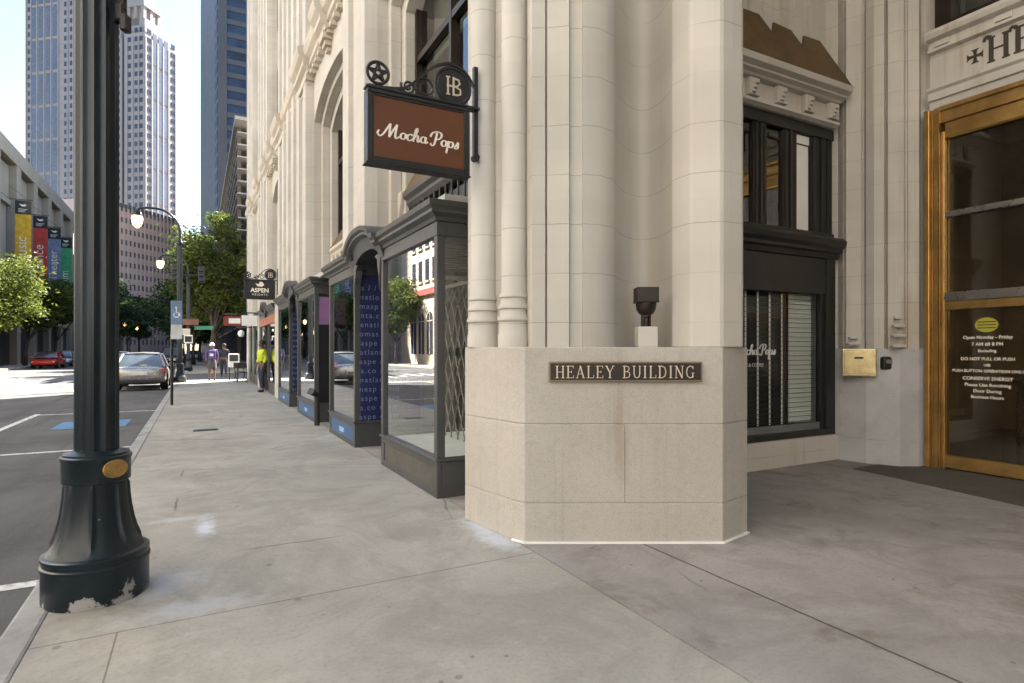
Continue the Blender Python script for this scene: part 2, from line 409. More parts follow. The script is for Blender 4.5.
SCRIPT = {
 'M': (2.25, [[(-.75,.8),(-.9,.4),(-.5,.02),(-.05,.45),(.3,1.2),(.66,1.95)], [(.64,1.95),(.72,1.0),(.8,.05)], [(.8,.05),(1.15,1.0),(1.62,1.95)], [(1.6,1.95),(1.58,1.0),(1.62,.25),(1.85,.02),(2.2,.35)]]),
 'o': (1.0, [circ(.48,.5,.36,.43), [(.7,.85),(.95,.75),(1.1,.8)]]),
 'c': (.92, [[(.8,.78),(.55,.95),(.2,.8),(.1,.45),(.3,.08),(.6,.06),(.98,.4)]]),
 'h': (1.05, [[(.1,0),(.14,.9),(.24,1.75),(.42,1.9),(.42,1.4),(.14,.4)], [(.13,.4),(.45,.92),(.7,.8),(.7,.25),(.86,.05),(1.1,.35)]]),
 'a': (1.15, [circ(.46,.48,.36,.43), [(.82,.92),(.8,.3),(.95,.05),(1.2,.3)]]),
 'P': (1.45, [[(.66,1.85),(.6,1.0),(.5,.15),(.2,-.1),(-.12,.2)], [(-.25,1.15),(-.05,1.7),(.55,2.0),(1.2,1.9),(1.4,1.45),(1.1,1.0),(.6,.85)]]),
 'p': (1.08, [[(.14,.95),(.12,.2),(.06,-.85)], circ(.55,.48,.36,.43)]),
 's': (.85, [[(.1,.1),(.45,.75),(.52,.98)], [(.52,.98),(.62,.5),(.58,.1),(.3,.0),(.06,.16)]]),
 ' ': (.55, [])}
def script_text(mb, s, unit, o, u, v, wn, slant=.18, thick=.30, thin=.10):
    x = 0; k = 0
    for ch in s:
        adv, strokes = SCRIPT[ch]
        for st in strokes:
            P = [((x+p[0]+slant*p[1])*unit, p[1]*unit) for p in smooth(st)]
            ribbon(mb, P, lambda dx, dy: unit*(thin+(thick-thin)*abs(dy)**1.5), o, u, v, wn, th=.004+.0002*k); k += 1
        x += adv
    return x*unit
def _ser(x, y, w=.15): return ([(x-w,y),(x+w,y)], .055)
SERIF = {
 'H': (.9, [([(.17,0),(.17,1)],.13),([(.73,0),(.73,1)],.13),([(.17,.5),(.73,.5)],.055),_ser(.17,.027),_ser(.17,.973),_ser(.73,.027),_ser(.73,.973)]),
 'E': (.8, [([(.2,0),(.2,1)],.13),([(.04,.973),(.7,.973)],.055),([(.04,.027),(.72,.027)],.055),([(.2,.5),(.52,.5)],.055),([(.69,.8),(.69,1)],.05),([(.71,0),(.71,.22)],.05),([(.52,.4),(.52,.6)],.045)]),
 'A': (.9, [([(.13,0),(.45,1)],.06),([(.43,1),(.76,0)],.135),([(.22,.34),(.64,.34)],.05),_ser(.13,.027,.12),_ser(.76,.027,.14)]),
 'L': (.75, [([(.2,0),(.2,1)],.13),_ser(.2,.973),([(.04,.027),(.7,.027)],.055),([(.69,0),(.69,.26)],.05)]),
 'Y': (.85, [([(.1,1),(.44,.47)],.13),([(.78,1),(.46,.47)],.06),([(.45,0),(.45,.5)],.13),_ser(.45,.027),_ser(.12,.973,.13),_ser(.77,.973,.12)]),
 'B': (.82, [([(.2,0),(.2,1)],.13),([(.04,.973)]+[(.4,.973),(.6,.9),(.64,.75),(.58,.6),(.4,.53),(.2,.53)],.075),([(.2,.53),(.45,.53),(.66,.44),(.71,.27),(.64,.1),(.42,.027),(.04,.027)],.08)]),
 'U': (.88, [([(.18,1),(.18,.35),(.25,.1),(.45,.02),(.65,.1),(.72,.35),(.72,1)],.1),_ser(.18,.973),_ser(.72,.973,.13)]),
 'I': (.45, [([(.22,0),(.22,1)],.13),_ser(.22,.027),_ser(.22,.973)]),
 'D': (.9, [([(.2,0),(.2,1)],.13),([(.04,.973),(.4,.973),(.66,.86),(.78,.5),(.66,.14),(.4,.027),(.04,.027)],.09)]),
 'N': (.92, [([(.17,0),(.17,1)],.06),([(.17,1),(.75,0)],.13),([(.75,0),(.75,1)],.06),_ser(.17,.027,.13),_ser(.13,.973,.12),_ser(.75,.973,.14)]),
 'G': (.9, [([(.74,.72),(.74,.98)],.05),([(.72,.8),(.6,.95),(.42,.98),(.2,.82),(.12,.5),(.2,.17),(.42,.02),(.62,.06),(.72,.16)],.095),([(.72,0.05),(.72,.42)],.11),_ser(.72,.42,.13)]),
 ' ': (.55, [])}
def serif_text(mb, s, h, o, u, v, wn, fat=1, sp=0.02, sx=1, curl=False):
    x = 0; k = 0
    for ch in s:
        adv, strokes = SERIF[ch]
        for pts, wd in strokes:
            ribbon(mb, [((x+p[0]*sx)*h, p[1]*h) for p in pts], lambda dx, dy: wd*h*fat, o, u, v, wn, th=.005+.0002*(k % 12)); k += 1
        if curl and ch != ' ':
            ribbon(mb, smooth([((x+.17*sx)*h, 1.0*h), ((x-.02)*h, 1.06*h), ((x-.1)*h, .9*h)]), lambda dx, dy: .09*h*fat, o, u, v, wn, th=.0075)
        x += adv*sx + sp
    return x*h

# ------------------------------------------------------------------ the setting: street, pavements
structure(MB().add([(-700,-700,-.13),(700,-700,-.13),(700,900,-.13),(-700,900,-.13)], [(0,1,2,3)]).build('street', M['asphalt']))
structure(MB().box(-.72,-40,-.3,2.123,31.6,0).build('sidewalk', M['sidewalk']))
structure(MB().box(2.137,-40,-.3,9.2,31.6,0).build('entrance_paving', M['paving']))
structure(MB().box(-.88,-40,-.3,-.722,31.6,.002).build('kerb', M['kerb'], bevel=.02))
structure(MB().prism([(7.02,4.3),(6.6,1.9),(6.0,-3.9),(8.2,-3.9),(8.2,4.3)], .001, .005).build('threshold_paving', M['mat']))
structure(MB().box(-.88,43.5,-.3,30,320,0).build('sidewalk_far', M['farwalk']))
structure(MB().box(-60,44.5,-.3,-12.6,320,0).build('sidewalk_opposite', M['farwalk']))
structure(MB().box(-60,-40,-.3,-12.6,32,0).build('sidewalk_opposite_near', M['farwalk']))
m = MB()
def stripe(mb, p, q, wd, z=-.126):
    p = Vector((*p,z)); q = Vector((*q,z)); d = (q-p).normalized(); n = Vector((-d.y,d.x,0))*wd/2
    mb.add([p+n, q+n, q-n, p-n], [(0,1,2,3)])
stripe(m, (-3.4,2), (-3.4,18.0), .12)
for yy in (11.3, 17.75, 5.0): stripe(m, (-3.34,yy), (-.95,yy), .12)
for k in range(9): stripe(m, (-5.6,-6+k*6.2), (-5.6,-4.2+k*6.2), .1)
structure(m.build('parking_lines', M['road_white']))
m = MB(); stripe(m, (-2.55,15.05), (-1.3,15.05), 1.35, -.124); structure(m.build('parking_symbol_square', M['road_blue']))
m = MB()
for k in range(11): stripe(m, (-1.6-k*1.0,33.2), (-1.6-k*1.0,36.4), .42)
stripe(m, (-12.3,27.6), (-1,27.6), .4); stripe(m, (-12.3,41.2), (-1,41.2), .22); stripe(m, (-12.3,44.6), (-1,44.6), .22)
structure(m.build('crosswalk', M['road_white']))

# ------------------------------------------------------------------ the stone office building on the right
B = thing('office_building', 'pale stone office building with fluted piers, arched windows and a corner entrance', 'building', (3.0,4.4,0))
# granite pedestal of the corner pier, three courses
ped = [(2.02,4.6),(2.08,4.16),(2.12,3.92),(2.16,3.81),(3.47,3.11),(3.83,3.19),(4.0,3.5),(4.0,5.25),(2.62,5.25),(2.6,5.0),(2.15,4.78)]
pcx, pcy = 3.0, 4.2
inn = [(pcx+(x-pcx)*.992, pcy+(y-pcy)*.992) for x, y in ped]
m = MB()
for a, b in ((0,.298),(.302,.890),(.894,1.468)): m.prism(ped, a, b)
m.prism(inn, .01, 1.46)
base = m.build('pedestal', M['granite'], B, bevel=.006)
uS = Vector((.882,-.4715,0)); wS = Vector((-.4715,-.882,0)); Z = Vector((0,0,1))
P1 = Vector((2.16,3.81,0))
m = MB()
c = P1 + uS*.749 + Vector((0,0,.596)); m.obox(c + wS*.0, uS*.0013, wS*.0015, Z*.293)
m.build('vertical_joint', M['bronze_dark'], base)
m = MB(); cl = [(p[0]-.0, p[1]) for p in ped[2:6]]
for a, b in zip(cl, cl[1:]):
    a = Vector((*a,.006)); b = Vector((*b,.006)); d = (b-a).normalized(); n = Vector((d.y,-d.x,0)); m.obox((a+b)/2 + n*.008, (b-a)/2 + d*.004, n*.011, Z*.0065)
m.build('caulk_strip', M['white'], base)
# corner pier above the pedestal
prof = [(2.62,5.25),(2.5,5.1),at(468,5.2),at(484,5.06),at(499,4.93),at(513,4.84),at(527,4.68),at(530.5,4.53),at(532,4.49),at(545,4.49),at(546.2,4.525),at(547.4,4.49),at(569,4.46),at(570,4.50),at(582,4.50),at(583,4.47),at(600,4.50),at(613,4.60),at(615,4.66),
        *[at(615+57*k/20, 4.66+.46*math.sin(PI*(k/20)**.9)**.8) for k in range(1,20)],at(672,4.7),(3.6,3.6),(4.0,3.6),(4.0,5.25)]
MB().prism(prof, 1.468, 24).build('corner_pier', M['stone'], B, smooth=True)
cx, cy = at(706.5, 4.665)
a0 = math.atan2(-cy, -cx)
octo = [(cx+.283*math.cos(a0+R(22.5+45*k+dd)), cy+.283*math.sin(a0+R(22.5+45*k+dd))) for k in range(8) for dd in (-3,3)]
MB().prism(octo, 1.468, 24).build('octagonal_column', M['stone'], B, bevel=.008)
for px, t in ((483.5,5.0),(514,4.72)):
    x, y = at(px, t); r = .112 if px < 500 else .104
    pr = [(r+.026,0),(r+.026,.10),(r+.018,.11),(r+.016,.2),(r+.03,.215),(r+.03,.235),(r+.012,.255),(r+.008,.3),(r+.022,.31),(r+.022,.325),(r+.004,.35),(r+.002,.39),(r+.014,.4),(r+.014,.42),(r-.002,.44),(r-.002,22)]
    m = MB().lathe(pr, (x,y,1.468), 32, mod=lambda th, z: 1-.045*(abs(math.sin(4*th))**6 if z > .45 else 0))
    m.build('colonette', M['stone'], B, smooth=True)

# street facade: piers with flutes, flat arches, cornice
def pier_profile(y0, y1, x=2.08, back=2.7):
    pts = [(back,y0),(2.25,y0)]
    n = max(2, round((y1-y0)/.48)); s = (y1-y0)/n
    pts.append((x+.09,y0+.02))
    for k in range(n):
        a = y0+k*s; xo = x if k % 2 == 0 else x+.055
        pts += [(xo,a+.05),(xo,a+s-.05),(x+.1,a+s-.03 if k < n-1 else a+s-.02)]
        if k < n-1: pts.append((x+.1, a+s+.02))
    pts += [(2.25,y1),(back,y1)]
    return pts
piers = [(8.2,9.7,2.88),(13.3,18.35,2.88),(21.3,24.8,2.88),(27.2,30.4,2.88)]
for y0, y1, z0 in piers: MB().prism(pier_profile(y0,y1), z0, 24).build('facade_pier', M['stone'], B)
def arch_poly(ya, yb, zs, rise, top):
    P = [(ya,top),(ya,zs)]; n = 14
    for k in range(n+1):
        t = k/n; P.append((ya+(yb-ya)*t, zs+rise*(1-abs(2*t-1)**2.6)))
    return P + [(yb,top)]
arches = [(5.0,8.2),(9.7,13.3),(18.35,21.3),(24.8,27.2)]
def profile_band(y0, y1, prof, mb): mb.prism(prof, y0, y1, 'xz')
for i, (ya, yb) in enumerate(arches):
    zs = 6.42
    f = MB(); f.prism(arch_poly(ya,yb,zs,.42,7.5), 2.25, 2.4, 'yz')
    f.prism(arch_poly(ya+.14,yb-.14,zs-.12,.42,7.5), 2.402, 2.56, 'yz'); f.prism(arch_poly(ya+.3,yb-.3,zs-.26,.4,7.5), 2.562, 2.8, 'yz')
    for a, b, x0, x1 in ((ya,ya+.14,2.402,2.56),(yb-.14,yb,2.402,2.56),(ya+.0,ya+.3,2.562,2.8),(yb-.3,yb,2.562,2.8)): f.box(x0,a,2.88,x1,b,7.4)
    ar = f.build('arch_surround', M['stone'], B, bevel=.012)
    # ledge with brackets and a brown sloped top below the big window
    g = MB(); g.prism([(2.8,3.42),(2.62,3.42),(2.58,3.48),(2.58,3.52),(2.53,3.57),(2.53,3.63),(2.8,3.63)], ya+.16, yb-.16, 'xz')
    n = max(4, int((yb-ya)/.4))
    for k in range(n if i else 0):
        yy = ya+.3+(yb-ya-.6)*k/(n-1); g.box(2.575,yy-.05,3.33,2.7,yy+.05,3.475)
    lg = g.build('window_ledge', M['frame'] if i == 0 else M['trimstone'], ar, bevel=.008)
    if i == 0:
        MB().box(2.66,ya+.3,2.9,2.7,yb-.3,3.33).build('dark_backing', M['blackframe'], ar); MB().prism([(yb-.16,3.3),(yb-.02,3.3),(yb-.02,3.66),(yb-.3,3.66),(yb-.26,3.5)], 2.5, 2.62, 'yz').build('ledge_bracket', M['trimstone'], ar, bevel=.02)
    MB().add([(2.54,ya+.18,3.635),(2.54,yb-.18,3.635),(2.72,yb-.5,4.0),(2.72,ya+.5,4.0),(2.8,ya+.18,3.635),(2.8,yb-.18,3.635)], [(0,1,2,3),(0,3,4),(1,5,2),(3,2,5,4),(0,4,5,1)]).build('sloped_hood', M['hood'], ar)
    # big window
    w_ = MB(); y0, y1 = ya+.3, yb-.3
    for a in (y0, (y0+y1)/2-.035, y1-.07): w_.box(2.7,a,2.9,2.82,a+.07,7.2)
    for zz in (2.9,5.45,6.62): w_.box(2.705,y0,zz,2.81,y1,zz+.09)
    wn = w_.build('arched_window', M['bronze_dark'], B)
    MB().box(2.78,y0,2.9,2.79,y1,7.2).build('window_pane', M['glass_dark'], wn)
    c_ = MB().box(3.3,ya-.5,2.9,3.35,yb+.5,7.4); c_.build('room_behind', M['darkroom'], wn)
    s_ = MB().box(2.95,y0+.1,5.5,2.97,y1-.1,6.9); s_.build('roller_blind', M['blind'], wn)
    if i == 0:
        r_ = MB()
        for k in range(14): r_.tube([(2.6,ya+.35+k*.19,2.9),(2.6,ya+.35+k*.19,3.42)], .012, 6)
        r_.build('window_grille', M['iron'], wn)
m = MB()
cp = [(2.4,7.42),(2.22,7.42),(2.2,7.5),(2.12,7.56),(2.12,7.66),(2.04,7.74),(2.0,7.86),(2.0,7.92),(2.15,7.98),(2.4,7.98)]
m.prism(cp, 5.0, 30.45, 'xz')
for y0, y1, dx in ((8.05,9.85,.1),(13.15,14.5,.12),(17.2,18.5,.12),(21.15,22.2,.12),(23.9,24.95,.12),(27.05,28.2,.12),(11.2,11.8,.12),(6.3,6.9,.12),(19.55,20.1,.12)):
    m.prism([(x-dx*(1 if x < 2.3 else 0), z+.002) for x, z in cp], y0, y1, 'xz')
    m.box(2.07,y0+.1,7.3,2.3,y1-.1,7.419); m.box(2.12,y0+.16,7.2,2.3,y1-.16,7.299); m.box(2.17,y0+.22,7.12,2.3,y1-.22,7.199)
for k in range(84):
    yy = 5.2+k*.3
    m.box(2.13,yy,7.36,2.26,yy+.15,7.44)
m.build('facade_cornice', M['trimstone'], B)
# upper storeys
m = MB(); m.box(2.42,5.2,7.5,9,30.4,23.5); m.box(4.05,-3.9,10.2,24,5.2,23.5); m.box(9,5.2,0,24,30.4,23.5); m.box(2.3,-40,0,24,-3.9,23.5)
m.build('wall', M['stone'], B)
for i, (ya, yb) in enumerate(arches):
    for k in range(4):
        z0 = 8.5+k*3.6; nn = 2
        f = MB()
        for q in range(nn):
            y0 = ya+.2+(yb-ya-.4)*q/nn; y1 = ya+.2+(yb-ya-.4)*(q+1)/nn-.15
            for a, b, c2, d2 in ((y0,y0+.08,z0,z0+2.3),(y1-.08,y1,z0,z0+2.3),(y0,y1,z0-.0,z0+.08),(y0,y1,z0+2.22,z0+2.3),(y0,y1,z0+1.1,z0+1.17)): f.box(2.36,a,c2,2.419,b,d2)
        f2 = f.build('upper_window', M['bronze_dark'], B)
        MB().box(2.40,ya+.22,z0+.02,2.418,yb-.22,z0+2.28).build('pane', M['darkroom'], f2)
# ground-floor back walls and the stone pier between the shops
m = MB(); m.box(3.4,5.26,0,3.6,30.3,2.88); m.box(2.1,5.26,2.86,3.6,30.3,2.95)
m.build('shop_back_wall', M['shopwall'], B)
MB().box(2.1,18.1,0,3.4,19.25,2.88).build('shop_pier', M['stone'], B)
MB().box(2.08,24.2,0,2.5,24.75,2.88).build('shop_pier', M['stone'], B)
MB().box(2.08,29.3,0,3.4,30.4,2.88).build('shop_pier', M['stone'], B)

# ------------------------------------------------------------------ projecting shop bays
def lattice(mb, x, y0, y1, z0, z1, s=.2):
    for sg in (-1,1):
        n = int((z1-z0)/(s*2.0))+1; w0 = s/2; k = 0
        ny = max(1,round((y1-y0)/s)); st = (y1-y0)/ny
        for i in range(ny):
            z = z0
            while z < z1-.01:
                a = (x+.006*sg, y0+i*st, z) if sg > 0 else (x+.006*sg, y0+(i+1)*st, z)
                b = (x+.006*sg, y0+(i+1)*st, min(z+s*2,z1)) if sg > 0 else (x+.006*sg, y0+i*st, min(z+s*2,z1))
                mb.tube([a,b], .0085, 5); z += s*2
CORN = [(0,2.70),(-.02,2.70),(-.035,2.735),(-.085,2.77),(-.085,2.80),(-.115,2.83),(-.125,2.88),(0,2.90)]
def shop_bay(y0, y1, label, near_end='glass', xf=2.05, xb=3.4, bottom='frame', arch_to=None):
    f = MB(); p = .085
    f.box(xf,y0,0,xf+.05,y1,.07); f.box(xf,y0,.29,xf+.05,y1,.355)                       # rails round the low panel
    for yy in (y0,y1-.13): f.box(xf,yy,.071,xf+.05,yy+.13,.289)
    f.box(xf+.051,y0,0,xb,y0+.06,.35); f.box(xf+.051,y1-.06,0,xb,y1,.35)
    f.box(xf-.02,y0-.02,.356,xf+.09,y1+.02,.385); f.box(xf+.091,y0-.02,.356,xb,y0+.07,.385); f.box(xf+.091,y1-.07,.356,xb,y1+.02,.385)
    for yy in (y0,y1-p): f.box(xf,yy,.386,xf+p,yy+p,2.56)
    f.box(xf+.6,y0,.386,xf+.65,y0+.06,2.56)
    f.box(xf-.005,y0-.005,2.561,xf+.1,y1+.005,2.70); f.box(xf+.101,y0-.005,2.561,xb,y0+.08,2.70); f.box(xf+.101,y1-.08,2.561,xb,y1+.005,2.70)
    o = f.build('shop_bay', M['frame'], B, bevel=.006)
    if label: o['label'] = label
    c = MB(); P = [(xf-.0+q[0], q[1]) for q in CORN]
    poly = [(xf+.02,2.701)] + [(xf+q[0],q[1]) for q in CORN[1:-1]] + [(xf+.02,2.90)]
    d0 = .125
    rings = []
    for q in [(0.02,2.702)]+list(CORN[1:-1])+[(.02,2.90)]:
        e = -q[0]
        rings.append([(xb,y0-e,q[1]),(xf-e,y0-e,q[1]),(xf-e,y1+e,q[1]),(xb,y1+e,q[1])])
    c.loft(rings); c.build('cornice', M['frame'], o)
    g = MB().box(xf+.035,y0+p,.386,xf+.043,y1-p,2.56)
    g.build('shop_window', M['glass'], o)
    if near_end == 'glass':
        MB().box(xf+p,y0+.025,.386,xf+.6,y0+.033,2.56).build('side_window', M['glass'], o)
        MB().box(xf+.651,y0+.02,.386,xb,y0+.04,2.56).build('side_panel', M['frame'], o)
    elif near_end == 'navy':
        s = MB().box(xf+p,y0-.003,.386,xb-.3,y0+.03,2.56).build('graphic_panel', M['navy'], o); s['label'] = 'navy panel printed with rows of pale lettering'
        t = MB()
        rows = ['a / / a','natio','masp','nta.c','enati','omas','aspe','atlant','aspe','a.co','natlan','nesp','aspe','a.co','aspe']
        for k, tx in enumerate(rows):
            text_into(t, tx + ' ' + rows[(k+5) % 15], .115, (xf+p+.0-.01*(k % 3), y0-.004, 2.33-k*.137), (1,0,0), (0,0,1), (0,-1,0), extr=.001, space=1.25)
        t.build('lettering', M['navy_text'], o)
    else:
        s = MB().box(xf+p,y0+.01,1.95,xf+.62,y0+.04,2.5).build('poster', M['purple'], o); s['label'] = 'lilac poster above dark side opening'
        MB().box(xf+p,y0+.02,.386,xb,y0+.05,1.94).build('side_panel', M['black'], o)
        MB().box(xf+p,y0+.018,2.501,xb,y0+.05,2.56).build('side_trim', M['black'], o)
    MB().box(xf+.06,y0+.04,.30,xb,y1-.04,.355).build('display_floor', M['shelf'] if bottom == 'frame' else M['frame_pale'], o)
    MB().box(xf+.012,y0+.13,.071,xf+.02,y1-.13,.289).build('kick_panel', M['blue_panel'] if bottom == 'blue' else pm('taupe_panel',(.08,.072,.06),.5), o)
    if bottom == 'blue':
        t = MB(); text_into(t, 'aspen', .15, (xf+.0105,(y0+y1)/2,.13), (0,-1,0), (0,0,1), (-1,0,0), 'CENTER', .001, bold=.003)
        t.build('panel_lettering', M['lightblue_text'], o)
    return o
def canopy(y0, y1, xf=2.05):
    # arched hood over a shop door, joining two bay cornices
    n = 20; yc = (y0+y1)/2; hw = (y1-y0)/2
    def zc(y): return .2*max(0, 1-abs((y-yc)/(hw*1.02))**2.8)**.9
    c = MB(); rings = []
    ys = [y0-.15+(y1-y0+.3)*k/(n+4) for k in range(n+5)]
    for y in ys:
        h = zc(y) if y0 < y < y1 else 0
        rings.append([(xf+.35,y,2.60+h),(xf-.01,y,2.60+h)] + [(xf+q[0]*1.15-.03,y,q[1]+h+.012) for q in CORN[1:-1]] + [(xf+.35,y,2.92+h)])
    c.loft(rings); o = c.build('door_canopy', M['frame'], B)
    for yy, sg in ((y0,1),(y1,-1)):
        s = MB().prism([(yy,2.6),(yy+sg*.035,2.2),(yy+sg*.05,2.4),(yy+sg*.11,2.5),(yy+sg*.13,2.6),(yy+sg*.24,2.66),(yy,2.68)], xf-.02, xf+.08, 'yz')
        s.build('canopy_bracket', M['frame'], o, bevel=.008)
    d = MB(); d.box(xf+1.0,y0,0,xf+1.04,y1,2.9)
    r = d.build('shop_door', M['blackframe'], o)
    MB().box(xf+.985,y0+.15,.25,xf+.995,y1-.15,2.1).build('door_pane', M['darkroom'], r)
bayA = shop_bay(5.34,7.3,'bay with empty display floor beside the corner pier')
l = MB(); lattice(l, 2.72, 5.42, 7.2, .386, 2.2); l.box(2.70,5.4,2.2,2.75,7.2,2.24); l.build('lattice_gate', M['lattice'], bayA, smooth=False)
t = MB()
for k in range(12): t.box(2.2,5.62,2.26+k*.024,2.75,5.64,2.272+k*.024)
t.box(2.2,5.6,2.17,2.75,5.66,2.21); t.build('louvre', M['lattice'], bayA)
shop_bay(8.7,10.6,'bay with navy printed side panel','navy',bottom='blue'); canopy(7.3,8.7)
shop_bay(12.05,14.3,'bay with lilac poster at its side','dark',bottom='blue')
shop_bay(15.65,17.95,None,'navy',bottom='blue'); canopy(14.3,15.65)
shop_bay(19.4,21.4,None,'glass',2.12); canopy(21.4,22.4,2.12); shop_bay(22.4,24.15,None,'glass',2.12); shop_bay(24.9,27.2,None,'glass',2.15); shop_bay(27.3,29.25,None,'glass',2.15)
MB().box(2.10,19.3,2.3,2.16,24.15,2.56).build('shop_fascia', M['orange_sign'], B)

# ------------------------------------------------------------------ entrance recess
m = MB()
m.box(4.0,4.82,0,5.0,5.4,10.0)                       # hidden return
m.box(5.0,4.76,0,7.5,5.3,.33)                       # apron under the window
m.box(4.9,4.99,4.7,8.4,5.4,10.0)
m.box(2.66,5.12,2.96,4.1,5.255,10.0)
for x0, x1, yy in ((5.2,5.45,4.93),(5.98,6.18,4.9),(6.25,6.35,4.94),(6.58,6.77,4.9),(6.86,6.95,4.94),(7.12,7.3,4.9)): m.box(x0,yy+.03,4.84,x1,5.01,10.0)
m.build('entrance_side_wall', M['stone_dirty'], B, bevel=.006)
MB().box(4.0,-3.9,10.0,8.6,5.4,10.25).build('entrance_soffit', M['stone_dirty'], B)
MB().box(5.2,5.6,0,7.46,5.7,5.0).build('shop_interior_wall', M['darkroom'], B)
# lower window with blinds and roller grille
f = MB(); f.box(5.0,4.80,.331,7.46,4.95,.41); f.box(7.27,4.80,.411,7.46,4.95,2.639); f.box(5.0,4.81,2.17,7.269,4.95,2.639); f.box(5.0,4.80,.411,5.12,4.95,2.17)
f.box(7.215,4.835,.411,7.269,4.9,2.169)
lw = f.build('lower_window', M['blackframe'], B, bevel=.006)
MB().box(5.12,4.88,.41,7.27,4.888,2.17).build('window_pane', M['glass_soft'], lw)
MB().box(5.12,4.86,.411,7.215,4.874,.5).build('bottom_rail', M['frame_pale'], lw)
g = MB()
for k in range(28): g.box(5.14,4.925,.52+k*.0605,7.2,4.935,.526+k*.0605)
g.build('roller_grille', M['blackframe'], lw)
g = MB()
for x in (5.46,5.68,5.90,6.12,6.34,6.57): g.box(x-.011,4.936,.5,x+.011,4.945,2.17)
g.build('grille_bar', M['white'], lw)
g = MB()
for k in range(42): g.add([(6.74,4.952,.52+k*.04),(7.18,4.952,.52+k*.04),(7.18,4.965,.556+k*.04),(6.74,4.965,.556+k*.04)], [(0,1,2,3)])
g.box(6.74,4.97,.5,7.18,4.975,2.2)
g.build('blind', M['blind'], lw); MB().box(5.1,5.0,.4,6.73,5.02,2.2).build('dark_backing', M['darkroom'], lw)
t = MB(); n = script_text(t, 'Mocha Pops', .066, (5.62,4.879,1.385), (1,0,0), (0,0,1), (0,-1,0)); t.build('script_lettering', M['white'], lw)
t = MB(); text_into(t, 'POPS & COFFEE', .062, (5.72,4.879,1.24), (1,0,0), (0,0,1), (0,-1,0), extr=.001); t.build('small_lettering', M['white'], lw)
# moulded ledge between the windows
g = MB(); g.prism([(4.95,2.64),(4.78,2.64),(4.76,2.70),(4.72,2.72),(4.72,2.76),(4.67,2.80),(4.66,2.86),(4.70,2.90),(4.95,2.90)], 5.0, 7.49, 'yz')
# prism 'yz' puts poly on (y,z)
g.build('window_sill', M['blackframe'], B)
# upper window, three lights between deep mullions
f = MB(); f.box(5.0,4.82,4.22,7.46,5.2,4.36); f.box(5.0,4.82,2.901,7.46,5.2,2.98)
for x0, x1 in ((5.0,5.2),(5.93,6.17),(6.47,6.74),(7.02,7.46)):
    f.box(x0,4.85,2.981,x1,5.2,4.219); w3 = (x1-x0)/3
    f.box(x0+.03,4.835,2.981,x0+w3*.9,4.849,4.219); f.box(x0+w3*1.3,4.825,2.981,x0+w3*1.9,4.849,4.219); f.box(x1-w3*.8,4.835,2.981,x1-.02,4.849,4.219)
uw = f.build('upper_window', M['blackframe'], B, bevel=.005)
for x0, x1, mt in ((5.2,5.93,'darkroom'),(6.17,6.47,'darkroom'),(6.74,7.02,'blind')):
    if mt != 'blind': MB().box(x0,4.885,2.981,x1,4.89,4.219).build('pane', M['glass_dark'], uw)
    MB().box(x0,4.90 if mt != 'blind' else 4.872,2.99,x1,4.92,4.21).build('blind' if mt == 'blind' else 'backing', M[mt], uw)
    e = MB()
    for a, b, c2, d2 in ((x0,x0+.02,2.99,4.1),(x1-.025,x1,2.99,4.1),(x0,x1,4.08,4.1)): e.box(a,4.87,c2,b,4.884,d2)
    e.build('sash', M['bronze_dark'], uw)
# white cornice with carved blocks and the brown hood over it
g = MB()
g.prism([(5.2,4.362),(4.77,4.362),(4.74,4.38),(4.72,4.39),(4.72,4.425),(4.77,4.44),(4.77,4.655),(4.70,4.665),(4.68,4.69),(4.62,4.71),(4.62,4.735),(4.55,4.76),(4.53,4.825),(5.2,4.825)], 5.0, 7.43, 'yz')
cn = g.build('entrance_cornice', M['stone_dirty'], B)
for x in (5.28,5.78,6.28,6.80,7.3):
    g = MB(); g.box(x-.09,4.70,4.445,x+.09,4.772,4.654)
    for k in range(3): g.lathe([(.0,0),(.035,.01),(.03,.03),(0,.04)], (x-.03+.03*k,4.695,4.46+.055*k), 8)
    g.build('carved_block', M['stone_dirty'], cn, bevel=.01)
hz = [(744,8.5),(759,14),(772.5,32),(773.5,22),(791,30),(803,46),(804,35.5),(820,41),(832,58),(842,71),(853,87)]
pts = []
for px, py in hz:
    d = ray(px, py); k = 3.0; t = (4.83-1.45-k*4.56)/(d.z-k*d.y); q = d*t; pts.append((q.x,q.y,q.z+1.45))
xe = pts[-1][0]
poly = [(5.0,4.56,4.83),(5.0,4.80,5.55),(5.4,4.79,5.52)] + pts
nrm = Vector((0,-3,1)).normalized()*.02
n = len(poly)
MB().add(poly+[tuple(Vector(p)-nrm) for p in poly], [tuple(range(n)),tuple(range(2*n-1,n-1,-1))]+[(i,(i+1)%n,n+(i+1)%n,n+i) for i in range(n)]).build('cornice_hood', M['hood'], B)
# back corner pier
low = [(7.462,5.3),(7.462,4.74),(7.50,4.42),(7.66,4.10),(7.86,3.985),(7.90,3.976),(8.5,3.976),(8.5,5.3)]
m = MB()
for a, b in ((0,.297),(.303,.889),(.895,1.46)): m.prism(low, a, b)
lc = (8.0,4.6); m.prism([(lc[0]+(x-lc[0])*.993, lc[1]+(y-lc[1])*.993) for x, y in low], .01, 1.45)
m.build('back_pier_base', pm('grey_granite',(.45,.445,.445),.6,var=.12), B, bevel=.006)
up = [(7.47,5.3),at(838,7.86),at(843,7.74),at(844,7.76),at(846,7.7),at(861,7.62),at(862.5,7.6),at(864.5,7.6),at(866,7.52),at(874,7.42),at(884,7.37),at(886,7.42),at(888,7.36),at(898,7.3),at(904,7.29),at(905.5,7.32),at(907,7.32),at(908,7.29),at(919,7.27),at(921,7.36),at(926,7.38),(8.06,3.9),(8.5,3.9),(8.5,5.3)]
